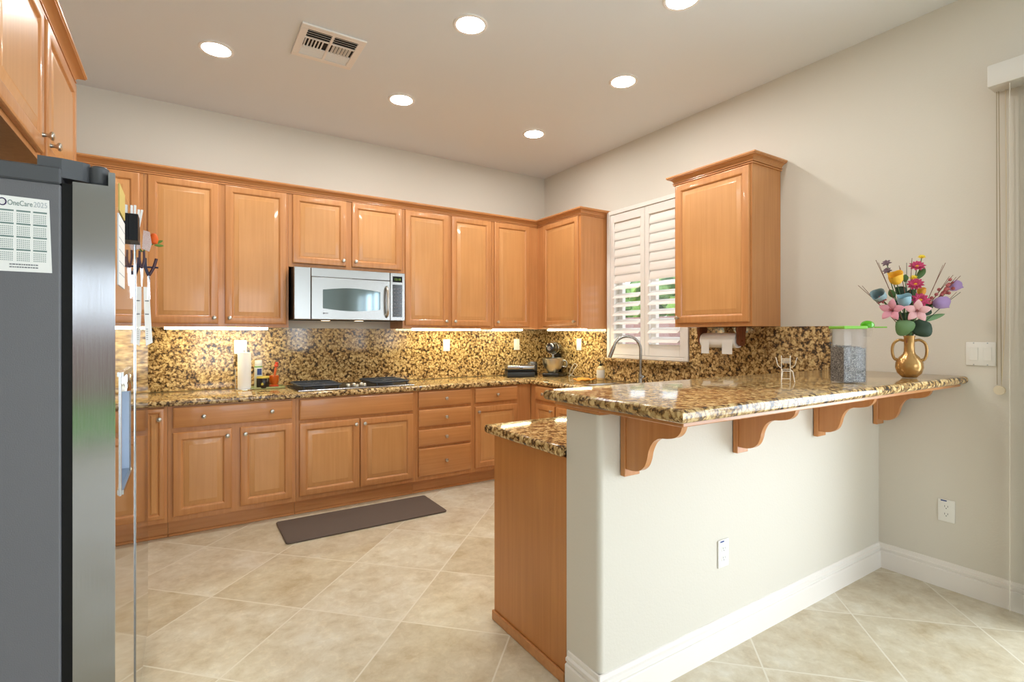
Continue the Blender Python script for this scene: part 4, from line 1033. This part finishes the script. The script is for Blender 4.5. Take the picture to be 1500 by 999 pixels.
per = [top_[i][0] for i in range(g_ + 1)] + [top_[g_][j] for j in range(1, g_ + 1)] + [top_[i][g_] for i in range(g_ - 1, -1, -1)] + [top_[0][j] for j in range(g_ - 1, 0, -1)]
lowv = [bm.verts.new((v.co.x, v.co.y, .0045)) for v in per]
for i in range(len(per)):
    j = (i + 1) % len(per); bm.faces.new((per[i], per[j], lowv[j], lowv[i]))
bm.faces.new(lowv)
o = solo('seed_filling', bm, sm, 'dark speckled seeds filling the clear green-lidded canister', 'seeds', (2.499, 1.115, zb), math.radians(-25.7)); o['kind'] = 'stuff'

VX, VY = 3.05, 1.08
t = thing('vase', 'shiny gold vase with two loop handles on the bar', 'vase', (VX, VY, zb))
bm = bmesh.new(); lathe(bm, [(.0001, 0), (.03, 0), (.034, .004), (.05, .022), (.058, .05), (.056, .075), (.043, .10), (.027, .117), (.0225, .13), (.0215, .16), (.0225, .20), (.026, .208), (.0225, .207), (.019, .20), (.018, .13), (.0001, .12)], seg=40); obj('body', bm, M['gold'], t, 60)
ca, sa = math.cos(YAW), math.sin(YAW)
vd = Vector((VX, VY, 0)).normalized(); rt = Vector((vd.y, -vd.x, 0))
for s_ in (-1, 1):
    pts = [Vector((0, 0, .183)) + rt * s_ * .021]
    for (u, z) in ((.04, .187), (.060, .172), (.068, .145), (.066, .11), (.056, .088), (.046, .092)): pts.append(rt * s_ * u + Vector((0, 0, z)))
    bm = bmesh.new(); tube(bm, spline(pts, 6), .0065, 12); obj('handle', bm, M['gold'], t, 60)
bm = bmesh.new(); tube(bm, [(rt * .06 * math.cos(PI + PI * k / 16) + Vector((0, 0, .062 + .055 * math.sin(PI + PI * k / 16))) - vd * .012) for k in range(17)], .006, 10)
bm.free()

# ------------------------------------------------------------------ flowers
D0 = 2.554
neck = Vector((VX, VY, zb + .21))
FM = {k: mat('petal_' + k, srgb(*c), .65) for k, c in dict(yellow=(236, 178, 50), lemon=(240, 212, 60), magenta=(192, 62, 104), pink=(232, 160, 176), blush=(238, 186, 190), blue=(140, 178, 192), slate=(136, 158, 162), purple=(172, 144, 198), mauve=(128, 104, 112), orange=(214, 150, 52), rose=(176, 92, 92)).items()}
GM = {k: mat('stem_' + k, srgb(*c), .6) for k, c in dict(green=(74, 104, 52), brown=(112, 66, 44), dark=(40, 62, 42), olive=(92, 122, 74), mid=(100, 134, 88)).items()}
FG = 'artificial flowers in the gold vase'
camv = Vector((0, 0, CAM_H))
cnt = [0]
def stem_to(parent, head, m=None, r_=.0022, bend=.03):
    k = cnt[0]; cnt[0] += 1
    a = k * 2.4; base = neck - Vector((VX, VY, zb)) + Vector((.011 * math.cos(a), .011 * math.sin(a), -.05))
    h = head - Vector((VX, VY, zb)); mid = base.lerp(h, .5) + Vector((0, 0, bend))
    nk = neck - Vector((VX, VY, zb)) + Vector((.012 * math.cos(a), .012 * math.sin(a), 0))
    bm = bmesh.new(); tube(bm, spline([base, nk, mid, h], 5), r_, 6); return obj('stem', bm, m or GM['green'], parent, 60)
def basis(d):
    d = Vector(d).normalized(); a = d.cross(Vector((0, 0, 1))); a = a.normalized() if a.length > 1e-3 else Vector((1, 0, 0)); return d, a, a.cross(d)
def petals(bm, c, d, n_, ln, w, open_, cup=.2, roll=0.0):
    """n petals around axis d from centre c; open_ 0 = closed along the axis, 1 = flat"""
    d, a, b = basis(d)
    for k in range(n_):
        an = 2 * PI * k / n_ + roll; rad = math.cos(an) * a + math.sin(an) * b
        dirn = (rad * math.sin(open_ * PI / 2) + d * math.cos(open_ * PI / 2)).normalized()
        leaf_mesh(bm, c + rad * ln * .05, c + dirn * ln + rad * ln * .1 * (1 - open_), w, tuple(d if open_ > .5 else rad), cup)
def cupflower(bm, c, d, R_, H_, seg=18, flare=1.0):
    d, a, b = basis(d); rings = []
    for f, r_ in ((0, .25), (.12, .62), (.35, .92), (.65, 1.0), (.9, .95 * flare), (1.0, 1.02 * flare), (.93, .88 * flare), (.6, .8), (.3, .5)):
        ring = []
        for k in range(seg):
            an = 2 * PI * k / seg; w_ = 1 + (.10 * math.sin(3 * an) if f > .8 else 0)
            ring.append(c + d * (H_ * f * (1 + (.07 * math.cos(3 * an) if f > .8 else 0))) + (math.cos(an) * a + math.sin(an) * b) * R_ * r_ * w_)
        rings.append(ring)
    loft(bm, rings, True, True)
def rel(v): return Vector(v) - Vector((VX, VY, zb))
def flower(kind, px, py, dd, m, lab, size, face=(0, 0, 1), name='artificial_flower', centre=None, n_=8):
    head = P(px, py, D0 + dd); t = thing(name, lab, 'flower', (VX, VY, zb), 0, FG)
    stem_to(t, head); h = rel(head); bm = bmesh.new()
    if kind == 'cup': cupflower(bm, h, face, size, size * 2.0); obj('petals' if False else 'petal_cup', bm, m, t, 60)
    elif kind == 'daisy':
        petals(bm, h, face, n_, size, size * .5, .8, .2); petals(bm, h + Vector(face).normalized() * .003, face, n_, size * .85, size * .45, .55, .2, .3); solid(obj('corolla', bm, m, t, 60))
        bm = bmesh.new(); sphere(bm, h + Vector(face).normalized() * size * .18, size * .26, None, size * .2, 12, 8); obj('centre', bm, centre or FM['yellow'], t, 60)
    elif kind == 'lily':
        petals(bm, h, face, n_, size, size * .62, .78, .3, .4); solid(obj('corolla', bm, m, t, 60))
        bm = bmesh.new(); d = Vector(face).normalized()
        for k in range(5): tube(bm, [h, h + d * size * .4 + Vector((random.uniform(-1, 1), random.uniform(-1, 1), random.uniform(-1, 1))) * size * .15], .0015, 5)
        obj('stamen', bm, FM['rose'], t)
    return t
tocam = (camv - P(1335, 440, D0)).normalized()
def fc(rx=0, uz=0): # facing: towards the camera side, tilted right / up
    right = Vector((ca, -sa, 0)); return (tocam + right * rx + Vector((0, 0, uz))).normalized()
PXM = D0 / FPX  # metres per pixel there
flower('cup', 1314, 416, 0, FM['yellow'], 'golden yellow tulip bloom at the upper left of the vase bouquet', 9 * PXM, fc(-.3, 1.6))
flower('cup', 1325, 449, -.03, FM['blue'], 'pale blue tulip bloom in the middle of the bouquet', 8.5 * PXM, fc(-.1, 2.2))
flower('cup', 1293, 439, .0, FM['slate'], 'grey blue bloom at the far left of the bouquet', 9 * PXM, fc(-.8, .9))
flower('cup', 1366, 446, .0, FM['purple'], 'large lilac tulip bloom low on the right side of the bouquet', 9 * PXM, fc(2.4, .5))
flower('cup', 1390, 424, .03, FM['purple'], 'lilac tulip bloom at the outer right tip of the bouquet', 7.5 * PXM, fc(2.0, 1.2))
flower('cup', 1349, 433, .02, FM['orange'], 'half-open orange bud right of the middle magenta daisy', 5.5 * PXM, fc(.3, 2.5))
flower('daisy', 1343, 392, .02, FM['magenta'], 'magenta daisy highest in the bouquet below the small yellow bloom', 11 * PXM, fc(.2, .9), n_=10)
flower('daisy', 1341, 418, -.02, FM['magenta'], 'magenta daisy with a yellow eye in the middle of the bouquet', 11 * PXM, fc(0, .7), n_=11)
flower('daisy', 1347, 441, -.04, FM['magenta'], 'magenta daisy lowest of the three, above the right pink lily', 12 * PXM, fc(.3, .5), n_=10)
flower('daisy', 1350, 378, .02, FM['lemon'], 'small lemon yellow bloom at the very top of the bouquet', 5.5 * PXM, fc(.2, 1.5), n_=7)
flower('daisy', 1338, 408, .0, FM['lemon'], 'small lemon yellow bloom just above the middle magenta daisy', 5.5 * PXM, fc(-.2, 1.5), n_=7)
flower('lily', 1308, 455, -.05, FM['pink'], 'large pink lily drooping on the left side of the bouquet', 17 * PXM, fc(-.5, .2), n_=5)
flower('lily', 1343, 456, -.07, FM['blush'], 'large pale pink lily facing front at the centre right', 17 * PXM, fc(.15, .1), n_=5)
flower('daisy', 1299, 387, .02, FM['mauve'], 'dusty mauve small bloom at the top left of the bouquet', 7 * PXM, fc(-.4, 1.2), n_=6, centre=FM['mauve'])
flower('daisy', 1300, 398, .02, FM['mauve'], 'dusty mauve small bloom just left of the golden tulip', 6.5 * PXM, fc(-.4, 1.0), n_=6, centre=FM['mauve'])
flower('daisy', 1292, 440, -.02, FM['rose'], 'small coral bloom under the grey blue bloom', 7 * PXM, fc(-.5, .4), n_=6, centre=FM['pink'])
# berry sprig
t = thing('berry_sprig', 'sprig of dusty pink berries on the right of the bouquet', 'flower', (VX, VY, zb), 0, FG)
stem_to(t, P(1388, 420, D0), GM['brown'])
bm = bmesh.new()
for k in range(26):
    f = k / 25; q = P(1366 + 30 * f + random.uniform(-6, 6), 442 - 26 * f + random.uniform(-8, 8), D0 + random.uniform(-.02, .02)); sphere(bm, rel(q), .0085, None, None, 8, 6)
obj('berry', bm, FM['rose'], t, 60, kind='stuff')
# twigs and grasses
TW = [(1257, 418, 'brown twig reaching furthest left out of the bouquet'), (1283, 381, 'thin brown twig at the upper left behind the mauve blooms'), (1317, 389, 'brown twig rising behind the golden tulip'),
      (1328, 385, 'dark grass spike left of the highest magenta daisy'), (1336, 378, 'brown spike standing behind the highest magenta daisy'), (1385, 385, 'thin upright twig on the right of the bouquet'),
      (1407, 404, 'brown twig reaching furthest right out of the bouquet'), (1396, 403, 'short brown twig above the outer lilac bloom'), (1407, 428, 'dark twig pointing right below the outer lilac bloom')]
for k, (px, py, lb) in enumerate(TW):
    t = thing('twig', lb, 'twig', (VX, VY, zb), 0, FG); tip = rel(P(px, py, D0 + (.02 if k % 2 else -.01)))
    a = k * 2.1 + 1; b0 = neck - Vector((VX, VY, zb)) + Vector((.014 * math.cos(a), .014 * math.sin(a), 0)); lo = b0 * 1.0 - Vector((0, 0, .05))
    bm = bmesh.new(); tube(bm, spline([lo, b0, b0.lerp(tip, .55) + Vector((0, 0, .012)), tip], 5), .0026, 6, .45); obj('main_stem', bm, GM['brown'] if k not in (3, 8) else GM['dark'], t, 60)
    bm = bmesh.new(); q = b0.lerp(tip, .6) + Vector((0, 0, .01)); q2 = b0.lerp(tip, .92) + Vector((0, 0, .018)); tube(bm, [q, q2], .0016, 6, .6); obj('side_shoot', bm, GM['brown'], t, 60)
LV = [((1334, 486), (1313, 471), 26, 'olive', 'broad olive leaf hanging over the left of the vase neck'), ((1338, 488), (1363, 474), 28, 'dark', 'broad dark leaf hanging over the right of the vase neck'),
      ((1340, 472), (1384, 460), 8, 'mid', 'narrow leaf pointing right below the lilac bloom'), ((1343, 409), (1355, 393), 9, 'green', 'upright green leaf beside the highest magenta daisy'),
      ((1326, 430), (1312, 421), 14, 'dark', 'dark leaf under the golden tulip'), ((1332, 436), (1338, 424), 12, 'dark', 'dark leaf behind the middle magenta daisy'),
      ((1326, 413), (1326, 402), 8, 'green', 'green leaf right of the golden tulip'), ((1335, 470), (1326, 458), 20, 'dark', 'dark leaf between the two pink lilies'), ((1350, 452), (1364, 444), 14, 'dark', 'dark leaf behind the large lilac bloom')]
LV += [((1318, 452), (1303, 441), 13, 'dark', 'dark leaf between the grey blue bloom and the left lily'), ((1322, 470), (1316, 458), 16, 'dark', 'dark leaf tucked under the left pink lily'),
       ((1337, 456), (1334, 442), 13, 'dark', 'dark leaf beside the pale blue tulip'), ((1352, 462), (1362, 452), 12, 'dark', 'dark leaf behind the right petals of the pale lily'), ((1310, 436), (1303, 424), 9, 'green', 'small green leaf left of the golden tulip')]
for k, (b_, t_, w_, m_, lb) in enumerate(LV):
    t = thing('foliage_leaf', lb, 'leaf', (VX, VY, zb), 0, FG)
    dd = -.04 if k < 2 else .015
    B_, T_ = P(b_[0], b_[1], D0 + dd * .4), P(t_[0], t_[1], D0 + dd)
    bm = bmesh.new(); leaf_mesh(bm, rel(B_), rel(T_), w_ * PXM, tuple(tocam), .12, 8); solid(obj('blade', bm, GM[m_], t, 60))
    a = k * 1.7; n0 = neck - Vector((VX, VY, zb)) + Vector((.013 * math.cos(a), .013 * math.sin(a), 0))
    bm = bmesh.new(); tube(bm, spline([n0 - Vector((0, 0, .04)), n0, rel(B_)], 4), .0018, 6); obj('stalk', bm, GM['green'], t, 60)

# ------------------------------------------------------------------ blind over the patio door
t = thing('vertical_blind', 'white vertical blind headrail with bead chain at the right edge', 'blind', (XR, .85, 0))
bm = bmesh.new(); box(bm, -.12, -.001, -1.6, 0, 2.555, 2.66, .004, 2); obj('valance', bm, mat('valance_white', srgb(222, 220, 214), .4), t, 30)
cm_ = mat('bead_chain', srgb(156, 142, 106), .4)
bm = bmesh.new(); pts = [(-.03, -.012, 2.55), (-.03, -.013, 1.8), (-.03, -.016, 1.09)]
def beads(bm, pts, step=.0075, r_=.0022):
    for a, b in zip(pts, pts[1:]):
        a, b = Vector(a), Vector(b); n_ = int((b - a).length / step)
        for k in range(n_):
            rb = bmesh.ops.create_icosphere(bm, subdivisions=1, radius=r_)
            for v in rb['verts']: v.co += a + (b - a) * (k / n_)
beads(bm, [(-.03, -.012, 2.55), (-.03, -.014, 1.10)]); beads(bm, [(-.03, -.020, 2.55), (-.03, -.030, 1.10)])
tube(bm, [(-.03, -.012, 2.55), (-.03, -.014, 1.10)], .0012, 5); tube(bm, [(-.03, -.020, 2.55), (-.03, -.030, 1.10)], .0012, 5)
obj('chain', bm, cm_, t)
bm = bmesh.new(); tube(bm, spline([(-.03, -.045, 2.55), (-.03, -.047, 1.6), (-.03, -.03, 1.10)], 6), .0018, 6); obj('cord', bm, mat('cord_cream', srgb(220, 208, 180), .6), t)
bm = bmesh.new(); lathe(bm, [(.0001, -.006), (.022, -.006), (.024, 0), (.022, .006), (.0001, .006)], (-.03, -.023, 1.075), 24, 'x'); obj('weight', bm, mat('weight_cream', srgb(228, 216, 190), .4), t, 40)
va = math.atan2(.80, 3.33)
for k in range(3):
    bm = bmesh.new(); box(bm, -.04, .04, -.0012, .0012, .03, 2.55)
    bmesh.ops.rotate(bm, verts=bm.verts, cent=(0, 0, 0), matrix=Matrix.Rotation(va, 3, 'Z'))
    bmesh.ops.translate(bm, verts=bm.verts, vec=(-.07, -.069 - k * .09, 0))
    obj('vane', bm, mat('vane_white', srgb(214, 206, 192), .5) if k == 0 else bpy.data.materials['vane_white'], t)
